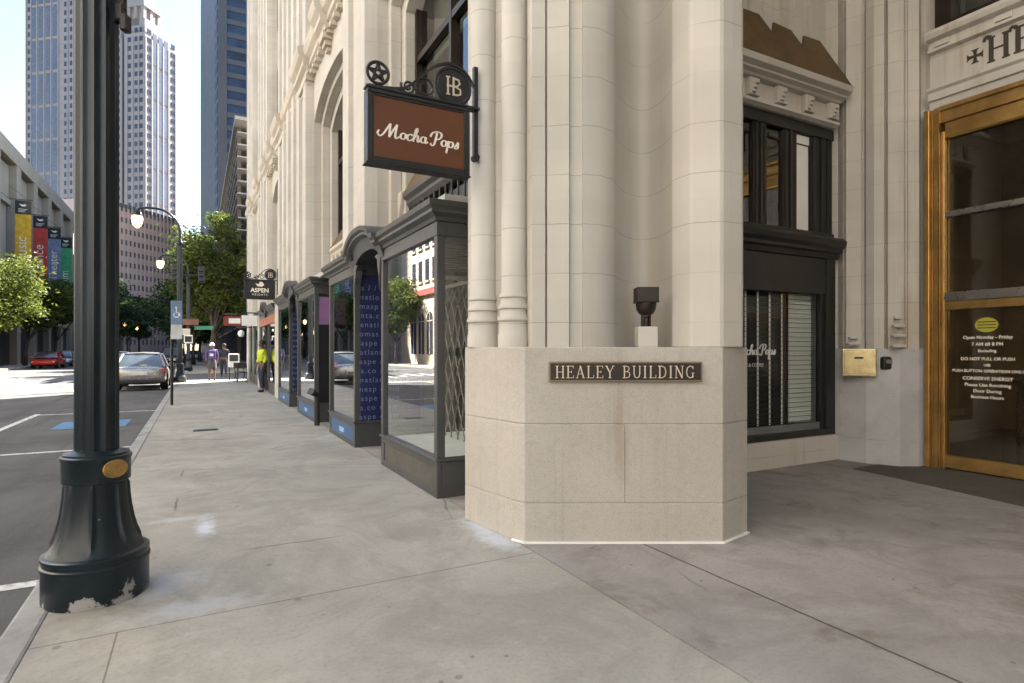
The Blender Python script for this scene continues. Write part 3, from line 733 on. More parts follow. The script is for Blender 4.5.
MB().prism(up, 1.461, 10.0).build('back_pier', M['stone_dirty'], B)
for px, t, z0, s in ((853,7.58,1.50,.05),(853,7.62,1.58,.035),(898,7.22,1.47,.055),(898,7.23,1.60,.05),(898,7.24,1.72,.045),(898,7.25,1.82,.03)):
    x, y = at(px,t); MB().obox((x,y,z0+.02), _Rt*s*1.5, _F*s*.8, Z*.018).build('stone_step', M['stone_dirty'], B, bevel=.01)
# entrance: stone lintel, gilded frame, glass
uD = Vector((0,-1,0)); wD = Vector((-1,0,0))
m = MB(); m.prism([(8.4,4.40),(8.0,4.40),(7.99,4.50),(7.96,4.51),(7.96,4.60),(7.93,4.63),(7.93,4.66),(8.0,4.67),(8.0,5.08),(7.94,5.10),(7.94,5.13),(7.97,5.14),(7.97,5.22),(7.90,5.25),(7.88,5.30),(7.88,5.34),(8.4,5.34)], -3.9, 3.93, 'xz')
lt = m.build('entrance_lintel', M['stone_dirty'], B)
m = MB(); x0 = 7.962
for k in range(12): m.box(7.945,3.70-k*.62,5.148,7.972,3.86-k*.62,5.215)
m.build('carved_panel', M['stone_dirty'], lt, bevel=.005)
t = MB(); serif_text(t, 'HEALEY BUILDING', .29, (7.999,3.335,4.735), uD, Z, wD, fat=1.25, sp=.06, sx=.86, curl=True); t.build('lintel_lettering', M['letter_dark'], lt)
t = MB()
for k in range(4):
    a = R(90*k); d = Vector((0,-math.cos(a),math.sin(a))); e = Vector((0,math.sin(a),math.cos(a)))
    o_ = Vector((7.999-.0003*k,3.45,4.875)); t.oprism([(0,-.012),(.06,-.02),(.08,-.045),(.08,.045),(.06,.02),(0,.012)], o_, d, e, (-.005,0,0))
t.build('lintel_cross', M['letter_dark'], lt)
MB().box(8.2,-3.9,5.34,8.5,3.9,10.0).build('entrance_back_wall', M['stone_dirty'], B)
f = MB(); f.box(7.95,3.68,5.36,8.19,3.85,8.0); f.box(8.0,-3.85,5.36,8.19,3.67,5.44); f.box(8.05,2.6,5.45,8.19,2.72,8.0)
cw = f.build('clerestory_window', M['bronze_dark'], B); MB().box(8.12,-3.85,5.45,8.13,3.67,8.0).build('pane', M['glass_dark'], cw)
f = MB()
f.box(7.94,3.91,0,8.2,3.97,4.398); f.box(7.985,3.865,0,8.2,3.909,4.398); f.box(7.95,3.80,0,8.2,3.864,4.398); f.box(7.98,3.76,0,8.1,3.799,4.1)
f.box(7.96,-3.85,4.20,8.2,3.7995,4.397); f.box(7.93,-3.85,4.34,7.959,3.7995,4.397); f.box(7.985,-3.85,4.02,8.1,3.759,4.199)
f.box(7.975,-3.85,1.93,8.1,3.759,2.03); f.box(7.975,-3.85,.02,8.1,3.759,.17)
for y in (2.35,0.9,-.6,-2.1): f.box(7.96,y-.08,.171,8.1,y+.08,4.019)
df = f.build('entrance_door', M['gold'], B, bevel=.008)
m = MB(); m.box(7.97,3.862,0.01,7.984,3.875,4.33); m.box(7.942,3.797,.01,7.949,3.81,4.33); m.box(7.985,3.752,.171,8.0,3.762,4.02); m.box(7.985,-3.85,4.0,8.0,3.75,4.019)
m.build('brass_edge', M['gold_edge'], df)
MB().box(7.96,2.44,2.031,8.09,3.758,2.14).build('transom_bar', M['silver'], df, bevel=.008); MB().box(7.985,2.44,3.05,8.09,3.758,3.12).build('transom_bar', M['silver'], df, bevel=.008)
MB().box(8.03,-3.85,.17,8.04,3.76,4.05).build('glass_pane', M['door_glass'], df)
t = MB()
L = [('Open Monday - Friday',1.575,.068),('7 AM till 8 PM',1.495,.068),('Excluding',1.42,.06),('DO NOT PULL OR PUSH',1.325,.062),('USE',1.255,.05),('PUSH BUTTON OPERATION ONLY',1.185,.058),('CONSERVE ENERGY',1.095,.07),('Please Use Revolving',1.02,.068),('Door During',.95,.066),('Business Hours',.88,.066)]
for s_, z_, h_ in L: text_into(t, s_, h_*.78, (8.029,3.345,z_), uD, Z, wD, 'CENTER', .0008, bold=.0012)
t.build('door_lettering', M['cream'], df)
MB().oprism([(.115*math.cos(R(15*k)), .085*math.sin(R(15*k))) for k in range(24)], (8.029,3.35,1.735), uD, Z, (-.003,0,0)).build('oval_sticker', M['oval'], df)
m = MB()
for zz in (1.70,1.735,1.77): m.oprism([(-.09,-.006),(.09,-.006),(.09,.006),(-.09,.006)], (8.0258,3.35,zz), uD, Z, (-.002,0,0))
m.build('sticker_bar', M['letter_dark'], df)
# lobby seen through the glass
m = MB(); m.box(8.5,5.3,0,13,5.4,5.3); m.box(13,-3.9,0,13.1,5.4,5.3); m.box(8.5,-4.0,0,13,-3.9,5.3); m.box(8.2,-3.9,5.2,13,5.3,5.3)
m.build('lobby_wall', M['lobby'], B)
MB().box(8.2,-3.9,-.02,13,5.3,.004).build('lobby_floor', pm('lobby_floor',(.08,.06,.04),.15,var=.2), B)
m = MB(); m.lathe([(.62,0),(.62,.9),(.66,.95),(.66,1.0),(.6,1.02)], (10.6,3.4,.004), 24); m.build('lobby_desk', pm('lobby_wood',(.12,.055,.02),.25,var=.3), B)
m = MB()
for y in (2.75,3.02): m.lathe([(.03,0),(.03,1.9),(.05,1.92),(.05,2.0)], (9.4,y,.004), 12)
m.tube([(9.4,2.75,1.1),(9.4,3.02,1.1)], .02)
m.build('brass_rail', M['gold_edge'], B, smooth=True)

# ------------------------------------------------------------------ other buildings
e1 = Vector((.647,.763,0)); e2 = Vector((-.763,.647,0))
CAMP = Vector((0,0,1.45))
def window_set(root, boxes, mat, name='window', limit=100):
    # boxes: (centre, half u, half v, half w); the largest-looking ones are parts of their own, the rest one stuff part
    key = lambda b: -(b[1].length*b[3].length)/((Vector(b[0])-CAMP).length**2)
    bs = sorted(boxes, key=key)
    for b in bs[:limit]:
        m = MB().obox(*b); m.build(name, mat, root)
    if len(bs) > limit:
        m = MB()
        for b in bs[limit:]: m.obox(*b)
        m.build(name, mat, root)['kind'] = 'stuff'

# skyscraper with two wings and a colonnaded crown
M['tower_stone'] = pm('tower_granite', (.36,.31,.29), .7, var=.06, scale=.05, bump=0)
M['tower_glass'] = pm('tower_window_glass', (.12,.13,.165), .25, var=.15, scale=.08, bump=0, spec=.6)
M['tower_dark'] = pm('tower_dark_window', (.055,.06,.08), .2, var=.2, scale=.08, bump=0)
c0 = Vector((*at(145,260),0))
T = thing('skyscraper', 'very tall pale twin-winged skyscraper with a colonnaded crown', 'skyscraper', tuple(c0 + e2*30 + e1*10))
def tb(mb, s0, s1, d0, d1, z0, z1):
    mb.obox(c0 + e2*(s0+s1)/2 + e1*(d0+d1)/2 + Z*(z0+z1)/2, e2*(s1-s0)/2, e1*(d1-d0)/2, Z*(z1-z0)/2)
m = MB(); tb(m,0,11,0,17.9,-.1,143); tb(m,12.6,27,-.0,17.9,-.1,146); tb(m,6,60,3,20,-.1,151); tb(m,34,64.5,-1,17,-.1,176); tb(m,1.5,9.5,1.5,16,143,147)
for s in range(0,28,3): tb(m,s,s+.7,-.25,.3,4,141)
for s in (34,37.2,40.4,45.5,49.5,53.5,57.5,61,63.8): tb(m,s,s+.6,-1.3,0,4,176)
for d in (0,3.4,6.6,9.8,13,17.2): tb(m,-.3,.3,d,d+.7,4,141)
for k in range(36): tb(m,12.6,26.9,-.08,.1,5+k*3.9,5.9+k*3.9); tb(m,34.1,64.4,-1.1,-.9,5+k*3.9,5.8+k*3.9); 
m.build('wall', M['tower_stone'], T)
m = MB(); tb(m,3,24,3,15,146,151); tb(m,4.5,22,4,14,157.5,160); tb(m,7,20,5.5,13,160,168); tb(m,5.5,20,4.5,13,151,152)
for s in (4.8,8.5,12.2,16,19.8): tb(m,s,s+1.5,4.2,5.7,152,157.5); tb(m,s,s+1.5,12.2,13.7,152,157.5)
for d in (8,): tb(m,4.8,6.3,d,d+1.5,152,157.5)
m.build('crown', M['tower_stone'], T)
wb = []; wg = []
for k in range(43):
    z = 7.4+k*3.9
    for s in (2,4.6,8.2,14.2,16.6,20.2,23,25.6,35.4,38.6,41.8,62.4):
        if k < 36 or s > 30: wb.append((c0+e2*s+e1*((-.05) if s < 30 else -1.05)+Z*z, e2*.75, e1*.12, Z*1.0))
    for d in (1.6,2.9,15.4,16.6):
        if k < 36: wb.append((c0+e1*d-e2*.06+Z*z, e1*.5, e2*.12, Z*1.0))
for k in range(11):
    z = 12.5+k*15.6
    for s in (46.6,50.6,54.6,58.4): wg.append((c0+e2*(s+.9)+e1*(-1.06)+Z*z, e2*1.45, e1*.12, Z*7.1))
    for d in (5.0,8.2,11.4):
        if k < 9: wg.append((c0+e1*(d+.4)-e2*.06+Z*z, e1*1.15, e2*.12, Z*7.1))
window_set(T, wg, M['tower_glass'], 'glass_strip'); window_set(T, wb, M['tower_dark'])

# pinkish hotel slab in front of it
M['hotel'] = pm('pinkish_concrete', (.70,.49,.40), .75, var=.08, scale=.06, bump=0)
h0 = Vector((*at(88,158),0))
H = thing('hotel_block', 'pinkish grid-fronted hotel block in front of the tall pale skyscraper', 'building', tuple(h0+e1*16+e2*8))
m = MB(); m.obox(h0+e1*16.2+e2*8+Z*21.2, e1*16.2, e2*8, Z*21.3)
wl = []
for k in range(22):
    s = .8+k*1.47
    m.obox(h0+e1*s-e2*.1+Z*21.2, e1*.3, e2*.3, Z*21)
for r_ in range(13):
    m.obox(h0+e1*16.2-e2*.08+Z*(2.0+r_*3.2), e1*16.1, e2*.2, Z*.85)
    for k in range(21): wl.append((h0+e1*(1.53+k*1.47)-e2*.05+Z*(3.9+r_*3.2), e1*.5, e2*.12, Z*1.2))
m.build('wall', M['hotel'], H)
window_set(H, wl, pm('hotel_glass',(.17,.14,.135),.3,var=.3,scale=.2,bump=0))

# dark blue glass office tower
Y0 = 190; xl = 5.3
G_ = thing('glass_office_tower', 'dark blue glass office tower with grey spandrel bands', 'skyscraper', (20,205,0))
M['spandrel'] = pm('dark_spandrel', (.075,.078,.085), .5, var=.1, scale=.1, bump=0)
m = MB(); m.prism([(xl,Y0),(1.2,Y0+40),(1.2,Y0+60),(40,Y0+60),(40,Y0)], -.1, 130)
for k in range(34):
    z = 3+k*3.9; m.box(xl+.0,Y0-.35,z,40,Y0-.001,z+1.5)
for k in range(5): m.box(xl+.2+k*9,Y0-.55,-.1,xl+1.4+k*9,Y0-.351,130)
m.box(xl-.05,Y0-.6,-.1,xl+2.4,Y0-.36,130)
m.build('wall', M['spandrel'], G_)
wl = []
for k in range(33):
    for q in range(7): wl.append((Vector((xl+4.9+q*5.1, Y0-.06, 5.7+k*3.9)), Vector((2.45,0,0)), Vector((0,.12,0)), Z*1.15))
    for q in range(8): wl.append((Vector((xl-3.2*(q*5+2.5)/40-.04, Y0+q*5+2.5, 5.7+k*3.9)), Vector((-.18,2.2,0)), Vector((.1,0,0)), Z*1.15))
window_set(G_, wl, pm('blue_window_glass',(.03,.046,.085),.5,var=.35,scale=.15,bump=0,spec=.25))

# mid-rise with stacked balcony slabs along the street
L_ = thing('balcony_block', 'brown mid-rise block with stacked pale slab ledges above the street trees', 'building', (12,110,0))
m = MB(); m.box(5.4,78,-.1,24,175,28.4)
m.build('wall', pm('brown_brick',(.13,.10,.08),.8,var=.15,scale=.3,bump=0), L_)
for k in range(17):
    m = MB(); m.box(4.2,76.5,4+k*1.45,5.399,176,4.16+k*1.45); m.build('slab_ledge', pm('pale_slab' ,(.33,.30,.26),.7,bump=0) if k == 0 else D.materials['pale_slab'], L_)
m = MB(); m.box(3.9,75.5,28.4,24.5,176.5,28.8); m.build('roof', D.materials['pale_slab'], L_)
for k in range(24): MB().box(4.3,78+k*4.1,-.1,4.7,78.6+k*4.1,28.4).build('column', D.materials['brown_brick'], L_)

# concert hall across the street with deep fins and recessed panels
M['hall'] = pm('tan_concrete', (.36,.315,.25), .8, var=.08, scale=.4, bump=.1)
M['hall_dark'] = pm('hall_recess', (.22,.19,.15), .8, var=.1, scale=.4, bump=0)
RH = thing('concert_hall', 'tan concrete hall across the street with fins, recessed panels and dark doorways', 'building', (-22,90,0))
m = MB(); m.box(-30,62,-.1,-15.8,135,20.4); m.box(-15.799,62,18.9,-15,135,20.4); m.box(-15.799,62,15.0,-15.45,135,15.5)
m.box(-15.799,62,4.3,-15.1,135,6.6)
m.build('wall', M['hall'], RH)
for k in range(11):
    y = 64.3+k*6.75
    MB().box(-15.799,y,6.601,-15.0,y+1.5,18.899).build('fin', M['hall'], RH, bevel=.06)
    MB().box(-15.799,y,-.1,-15.0,y+1.2,4.299).build('ground_pier', M['hall'], RH)
    o = MB().box(-15.79,y+1.6,15.7,-15.6,y+6.6,18.7).build('recessed_panel', M['hall'], RH)
    d = MB().box(-15.79,y+1.6,-.1,-15.5,y+6.4,3.9).build('doorway', pm('dark_door',(.04,.036,.034),.4,bump=0) if k == 0 else D.materials['dark_door'], RH)
# four banners on poles from the hall
def banner(y, x0, x1, z0, z1, mat, word, label, sz):
    b = thing('street_banner', label, 'banner', (-14.9,y,z0), group='banners hanging from the concert hall')
    t = MB().tube([(-15.0,y,z1+.08),(x1+.12,y,z1+.08)], .035, 8); t.tube([(-15.0,y,z1+1.2),(x1-.2,y,z1+.1)], .012, 5); t.build('pole', M['iron'], b)
    zb = z1-1.25
    MB().box(x0,y-.012,z0,x1,y+.012,zb-.002).build('cloth', mat, b)
    h = MB().box(x0,y-.014,zb,x1,y+.014,z1).build('header', M['black'], b)
    e = MB(); cx = (x0+x1)/2; cz = z1-.42
    e.oprism([(-.3,.12),(-.12,-.1),(.1,-.12),(.3,.05),(.12,.02),(.2,.16),(0,.05),(-.1,.06)], (cx,y-.0145,cz), (1,0,0), Z, (0,-.004,0))
    for k in range(3): e.box(cx-.36,y-.018,cz-.38-k*.12,cx+.3-k*.1,y-.0146,cz-.34-k*.12)
    e.build('header_emblem', M['white'], h)
    if word:
        t = MB(); text_into(t, word, sz, (x0+.82,y-.0125,z0+.55), Z, (-1,0,0), (0,-1,0), extr=.002); t.build('lettering', M['banner_text'], b)
M['banner_text'] = pm('banner_print', (.75,.72,.62), .6, bump=0)
banner(68.5,-14.62,-13.45,8.6,15.1,pm('yellow_cloth',(.62,.38,.03),.7,bump=0),'Music','yellow banner with a black header reading Music',1.15)
banner(75.2,-14.62,-13.45,8.6,15.05,pm('red_cloth',(.50,.06,.045),.7,bump=0),'Dance','red banner with a black header reading Dance',1.15)
banner(81.8,-14.62,-13.45,8.6,15.05,pm('slate_cloth',(.20,.23,.32),.7,bump=0),'Theater','slate blue banner with a black header reading Theater',1.05)
banner(88.4,-14.62,-13.45,8.6,15.05,pm('green_cloth',(.07,.36,.15),.7,bump=0),'Film','green banner with a black header reading Film',1.15)

# cream building across the street: seen mirrored in the shop window
CB = thing('corner_building', 'cream street building with arched ground-floor windows and a red band, mirrored in the bay window', 'building', (-20,52,0))
M['creamwall'] = pm('cream_render', (.52,.46,.36), .8, var=.06, scale=.5, bump=0)
MB().box(-26,45.5,-.1,-15,60.5,15).build('wall', M['creamwall'], CB)
MB().box(-15,45.3,6.6,-14.7,57.5,7.15).build('red_band', pm('red_band',(.45,.10,.08),.6,bump=0), CB)
MB().box(-15,45.3,14.4,-14.5,60.7,15.2).build('cornice', M['creamwall'], CB)
for k in range(5):
    y = 47.2+k*2.3; P = [(y-.8,1.0),(y+.8,1.0),(y+.8,4.2)]+[(y+.8*math.cos(R(18*q)),4.2+.8*math.sin(R(18*q))) for q in range(1,10)]+[(y-.8,4.2)]
    a = MB().prism(P, -15.05, -14.98, 'yz').build('arched_window', M['tower_dark'], CB)
    f = MB(); f.box(-14.979,y-.05,1,-14.95,y+.05,5); f.box(-14.979,y-.8,4.1,-14.952,y+.8,4.2); f.build('mullion', M['creamwall'], a)
for r_ in range(2):
    for k in range(6):
        y = 46.8+k*1.9; z = 8.0+r_*3.2
        o = MB().box(-15.05,y-.5,z,-14.97,y+.5,z+2.0).build('window', M['tower_dark'], CB)
        MB().box(-15,y-.62,z-.2,-14.85,y+.62,z-.02).build('sill', M['creamwall'], o)
# tall block opposite the entrance; its sunlit storeys light the shaded pavement
OB = thing('brick_block', 'long buff brick block facing the office building across the street', 'building', (-22,-5,0))
M['buff'] = pm('buff_brick', (.63,.585,.52), .8, var=.08, scale=.4, bump=0)
MB().box(-32,-60,-.1,-15,29,34).build('wall', M['buff'], OB)
for z in (5.2,33.4): MB().box(-15,-60,z,-14.7,29.2,z+.5).build('cornice', M['buff'], OB)
wl = []
for k in range(14):
    for r_ in range(6): wl.append((Vector((-14.99,-34+k*4.3,8.3+r_*4.2)), Vector((0,.8,0)), Vector((.06,0,0)), Z*1.25))
    wl.append((Vector((-14.99,-34+k*4.3,2.0)), Vector((0,1.5,0)), Vector((.06,0,0)), Z*1.6))
window_set(OB, wl, M['tower_dark'])
# plain blocks: a low one at the far end, unseen ones added for their shadows
def block(name, label, x0, y0, x1, y1, h, mat, rows, cols, face):
    b = thing(name, label, 'building', ((x0+x1)/2,(y0+y1)/2,0)); MB().box(x0,y0,-.1,x1,y1,h).build('wall', mat, b)
    wl = []
    for r_ in range(rows):
        z = 3+(h-4)*r_/rows
        for c_ in range(cols):
            if face == 'S': wl.append((Vector((x0+(x1-x0)*(c_+.5)/cols,y0,z+.8)), Vector(((x1-x0)/cols*.3,0,0)), Vector((0,.06,0)), Z*((h-4)/rows*.3)))
            else: wl.append((Vector((x1,y0+(y1-y0)*(c_+.5)/cols,z+.8)), Vector((0,(y1-y0)/cols*.3,0)), Vector((.06,0,0)), Z*((h-4)/rows*.3)))
    window_set(b, wl, M['tower_dark'])
block('low_block', 'low beige block beyond the concert hall', -40,150,-16,175,17,M['hall'],4,6,'S')

block('hall_shade_block','unseen tall block added to shade the concert hall',30,108,45,140,90,M['hall'],12,6,'S')  # out of view, added so its shadow covers the hall front
block('crossing_shade_block','unseen plain block added to shade the street crossing',5.2,44,24,75,15.5,M['buff'],4,5,'S')  # out of view, added to throw shade over the crossing
# ------------------------------------------------------------------ trees
def tree(label, loc, h, rad, z0, mat, n, leaf, seed, group, clumps=16, lean=0, squash=.75, copies=()):
    r = random.Random(seed)
    t = thing('street_tree', label, 'tree', loc, group=group)
    tr = MB(); base = Vector((0,0,0)); top = Vector((lean, 0, z0+ (h-z0)*.55))
    k = 6; pts = [base.lerp(top, i/k)+Vector((r.uniform(-.08,.08), r.uniform(-.08,.08), 0))*(i > 0) for i in range(k+1)]
    tr.tube(pts, [.12*h/8*(1-.12*i) if i else .17*h/8 for i in range(k+1)], 8)
    cen = []
    zc = (h+z0)/2
    while len(cen) < clumps:
        p = Vector((r.uniform(-1,1), r.uniform(-1,1), r.uniform(-1,1)))
        if p.length > 1 or p.length < .25: continue
        cen.append(Vector((p.x*rad*.8+lean*.7, p.y*rad*.8, zc+p.z*(h-z0)/2*.82)))
    for c in cen:
        j = r.randint(2,5); s = pts[j]; mid = s.lerp(c, .5)+Vector((0,0,-.1*rad*.3))
        tr.tube([s, mid, s.lerp(c,.95)], [.055*h/8,.035*h/8,.012*h/8], 5, cap=False)
    tr.build('trunk', M['bark'], t, local=True, smooth='all')
    vs = []; fs = []
    for i in range(n):
        c = cen[r.randrange(clumps)]; rr = rad*.42
        d = Vector((r.gauss(0,1), r.gauss(0,1), r.gauss(0,1))).normalized()*rr*(r.random()**.45)*(1 if i % 9 else 1.55)*(.75+.5*((int(c.x*97) % 7)/6))
        p = c + Vector((d.x, d.y, d.z*squash*.8))
        if p.z < z0-.4: p.z = z0-.4+r.random()*.4
        a = Vector((r.gauss(0,1), r.gauss(0,1), r.gauss(0,.6))).normalized(); b = a.orthogonal().normalized()
        b = (b*math.cos(i)+a.cross(b)*math.sin(i)); s = leaf*r.uniform(.6,1.25)
        q = len(vs); vs += [p-a*s, p+b*s*.42, p+a*s, p-b*s*.42]; fs.append((q,q+1,q+2,q+3))
    cr = MB(); cr.v = [tuple(v) for v in vs]; cr.f = fs
    cr.build('crown', mat, t, local=True, recalc=False)
    return t
GL = 'trees along the far side of the street'; GR = 'trees shading the right pavement'
tree('bright sunlit tree with a pale trunk in front of the yellow and red banners', (-13.2,56.5,0), 8.9, 3.3, 2.9, M['leaf_light'], 11000, .16, 1, GL, 20)
tree('shadier tree with dark forked limbs behind the red car', (-13.6,67,0), 9.6, 3.6, 3.3, M['leaf_mid'], 8000, .18, 2, GL, 18, .5)
tree('mid-green tree partly hidden behind the near lamp post', (-13.6,80,0), 9.5, 3.4, 3.4, M['leaf_mid'], 6000, .2, 3, GL, 16)
for i, (x, y, h, l) in enumerate(((-12.5,108,13,'dark tree beyond the parked silver car, nearest of the far left row'),(-12.6,124,14,'dark tree second along the far left row'),(-12.4,142,14.5,'dark tree with a rounded crown third along the far left row'),(-12.2,165,15,'dark tree at the far end of the left row'))):
    tree(l, (x,y,0), h, 4.6, 3.2, M['leaf_dark'], 6000, .3, 20+i, GL, 16)
for i, (x, y, h, rad, l, mt) in enumerate(((1.0,49,12.2,3.1,'tall yellowish green tree beside the end of the pale stone building','leaf_mid'),(1.4,57,12.4,3.7,'leafy tree with the highest crown on the right pavement','leaf_mid'),(-.3,64,10,3.6,'green tree behind the second lamp post','leaf_dark'),(.3,78,11,4,'dense dark tree further up the right pavement','leaf_dark'),(-1.2,95,10,4.0,'dark tree arching over the far right kerb','leaf_dark'),(-2,120,11,4.5,'small-looking dark tree at the far end of the right pavement','leaf_dark'))):
    tree(l, (x,y,0), h, rad, 2.7 if i < 3 else 2.0, M[mt], 13000 if i < 3 else 8000, .16 if i < 3 else .28, 40+i, GR, 30)
for i, (x, y) in enumerate(((5.5,46.5),(10.5,46.2))):  # hidden trees, added only to cast shade on the crossing
    tree(('nearest','second')[i]+' of the unseen trees behind the stone building, added to shade the crossing', (x,y,0), 11.5, 3.6, 2.8, M['leaf_mid'], 6000, .24, 60+i, 'unseen trees added for shade', 18)
# foliage mass closing the far end of the street
tree('broad dark tree closing the end of the street', (-6,235,0), 15, 8, 3.5, M['leaf_dark'], 6000, .55, 77, 'trees at the end of the street', 18)
tree('second broad dark tree closing the end of the street on its left', (-24,240,0), 16, 8, 3.5, M['leaf_dark'], 6000, .55, 78, 'trees at the end of the street', 18)

# ------------------------------------------------------------------ street lamps
def street_lamp(x, y, label, upper=True, badge=True):
    t = thing('street_lamp', label, 'street lamp', (x,y,0), group='black street lamps along the kerb')
    q = (x,y,0)
    MB().lathe([(.262,0),(.266,.01),(.266,.19),(.272,.2),(.272,.215),(.262,.222),(.262,.24),(.268,.248),(.268,.265),(.25,.275)], q, 40).build('plinth', M['lamp_paint'], t, smooth=True)
    def ribs(th, z): return 1 + .085*max(0, math.cos(8*th))**12 if .3 < z < .66 else 1
    MB().lathe([(.245,.275),(.228,.30),(.205,.34),(.188,.39),(.174,.45),(.163,.52),(.156,.59),(.153,.65),(.153,.675)], q, 96, ribs).build('bell', M['lamp_paint'], t, smooth=True)
    MB().lathe([(.16,.675),(.172,.68),(.172,.80),(.178,.808),(.178,.825),(.165,.832),(.165,.842),(.14,.85),(.118,.86)], q, 40).build('collar', M['lamp_paint'], t, smooth=True)
    MB().lathe([(.112,.86),(.110,3.2),(.105,6.0),(.103,6.05)], q, 96, lambda th, z: 1-.12*(.5-.5*math.cos(12*th))**.5).build('shaft', M['lamp_paint'], t, smooth=True)
    if badge:
        d = Vector((.62,-.80,0)).normalized(); u = Vector((-d.y,d.x,0)); c = Vector((x,y,.757))+d*.171+u*.0
        b = MB()
        vs = []
        P = [(.07*math.cos(R(15*k)), .053*math.sin(R(15*k))) for k in range(24)]
        b.oprism(P, c-d*.004, u, Z, d*.012); b.oprism([(a*.72,h*.72) for a, h in P], c+d*.008, u, Z, d*.004)
        b.build('badge', M['badge'], t, bevel=.003)
    MB().lathe([(.13,6.05),(.15,6.08),(.15,6.14),(.12,6.18),(.1,6.25),(.075,6.3)], q, 24).build('upper_collar', M['lamp_paint'], t, smooth=True)
    P = [(x,y,6.25),(x,y,6.6)] + [(x-.9*(1-math.cos(R(a))), y, 6.6+.95*math.sin(R(a))) for a in range(10,91,10)] + [(x-1.2,y,7.55),(x-1.5,y,7.5),(x-1.58,y,7.4)]
    MB().tube(P, [.06]*3+[.05]*(len(P)-3), 10).build('arm', M['lamp_paint'], t, smooth=True)
    g = (x-1.58,y,0)
    cp = MB().lathe([(.05,7.42),(.09,7.38),(.15,7.33),(.2,7.22),(.21,7.16)], g, 20).build('lamp_cap', M['lamp_paint'], t, smooth=True)
    MB().lathe([(.19,7.155),(.215,7.05),(.2,6.9),(.15,6.75),(.06,6.66),(.02,6.64)], g, 20).build('lamp_globe', M['lampglass'], t, smooth=True)
    return t
nl = street_lamp(-.524,4.23,'massive fluted black lamp post with a chipped base and oval gold badge in the foreground')
br = Vector((*at(118,3.5),3.46))
m = MB(); m.obox(br+_Rt*.0, _Rt*.04, _F*.03, Z*.05); m.obox(br+_Rt*.045-Z*.06, _Rt*.02, _F*.03, Z*.05); m.obox(br+_Rt*.03+Z*.06, _Rt*.015, _F*.02, Z*.04)
m.build('side_bracket', M['iron'], nl, bevel=.008)
for x, y, l in ((-.67,29.6,'middle lamp post with an amber globe standing at the street corner'),(-.5,43.9,'farthest lamp post with an amber globe, signs and a signal on it')):
    c = copy_tree(nl); c.location = (x,y,0); c['label'] = l
    for ch in list(c.children):
        if ch.name.startswith(('side_bracket','badge')): D.objects.remove(ch)
# small far lamps on the left, only their globes and posts read
for i, (x, y) in enumerate(((-11.9,96),(-11.9,118),(-11.9,140))):
    t = thing('distant_lamp', ('nearest','second','farthest')[i]+' of the small lit lamps among the dark trees on the left', 'street lamp', (x,y,0), group='small lamps among the far trees')
    MB().lathe([(.2,0),(.2,.8),(.1,.9),(.08,5.2)], (x,y,0), 10).build('post', M['lamp_paint'], t)
    m = MB(); m.tube([(x,y,5.2),(x+.3,y,5.9),(x+1.2,y,6.2)], .05, 6); m.build('arm', M['lamp_paint'], t)
    MB().lathe([(.05,6.1),(.25,5.95),(.28,5.7),(.1,5.4)], (x+1.2,y,0), 12).build('lamp_globe', M['lampglass'], t, smooth=True)

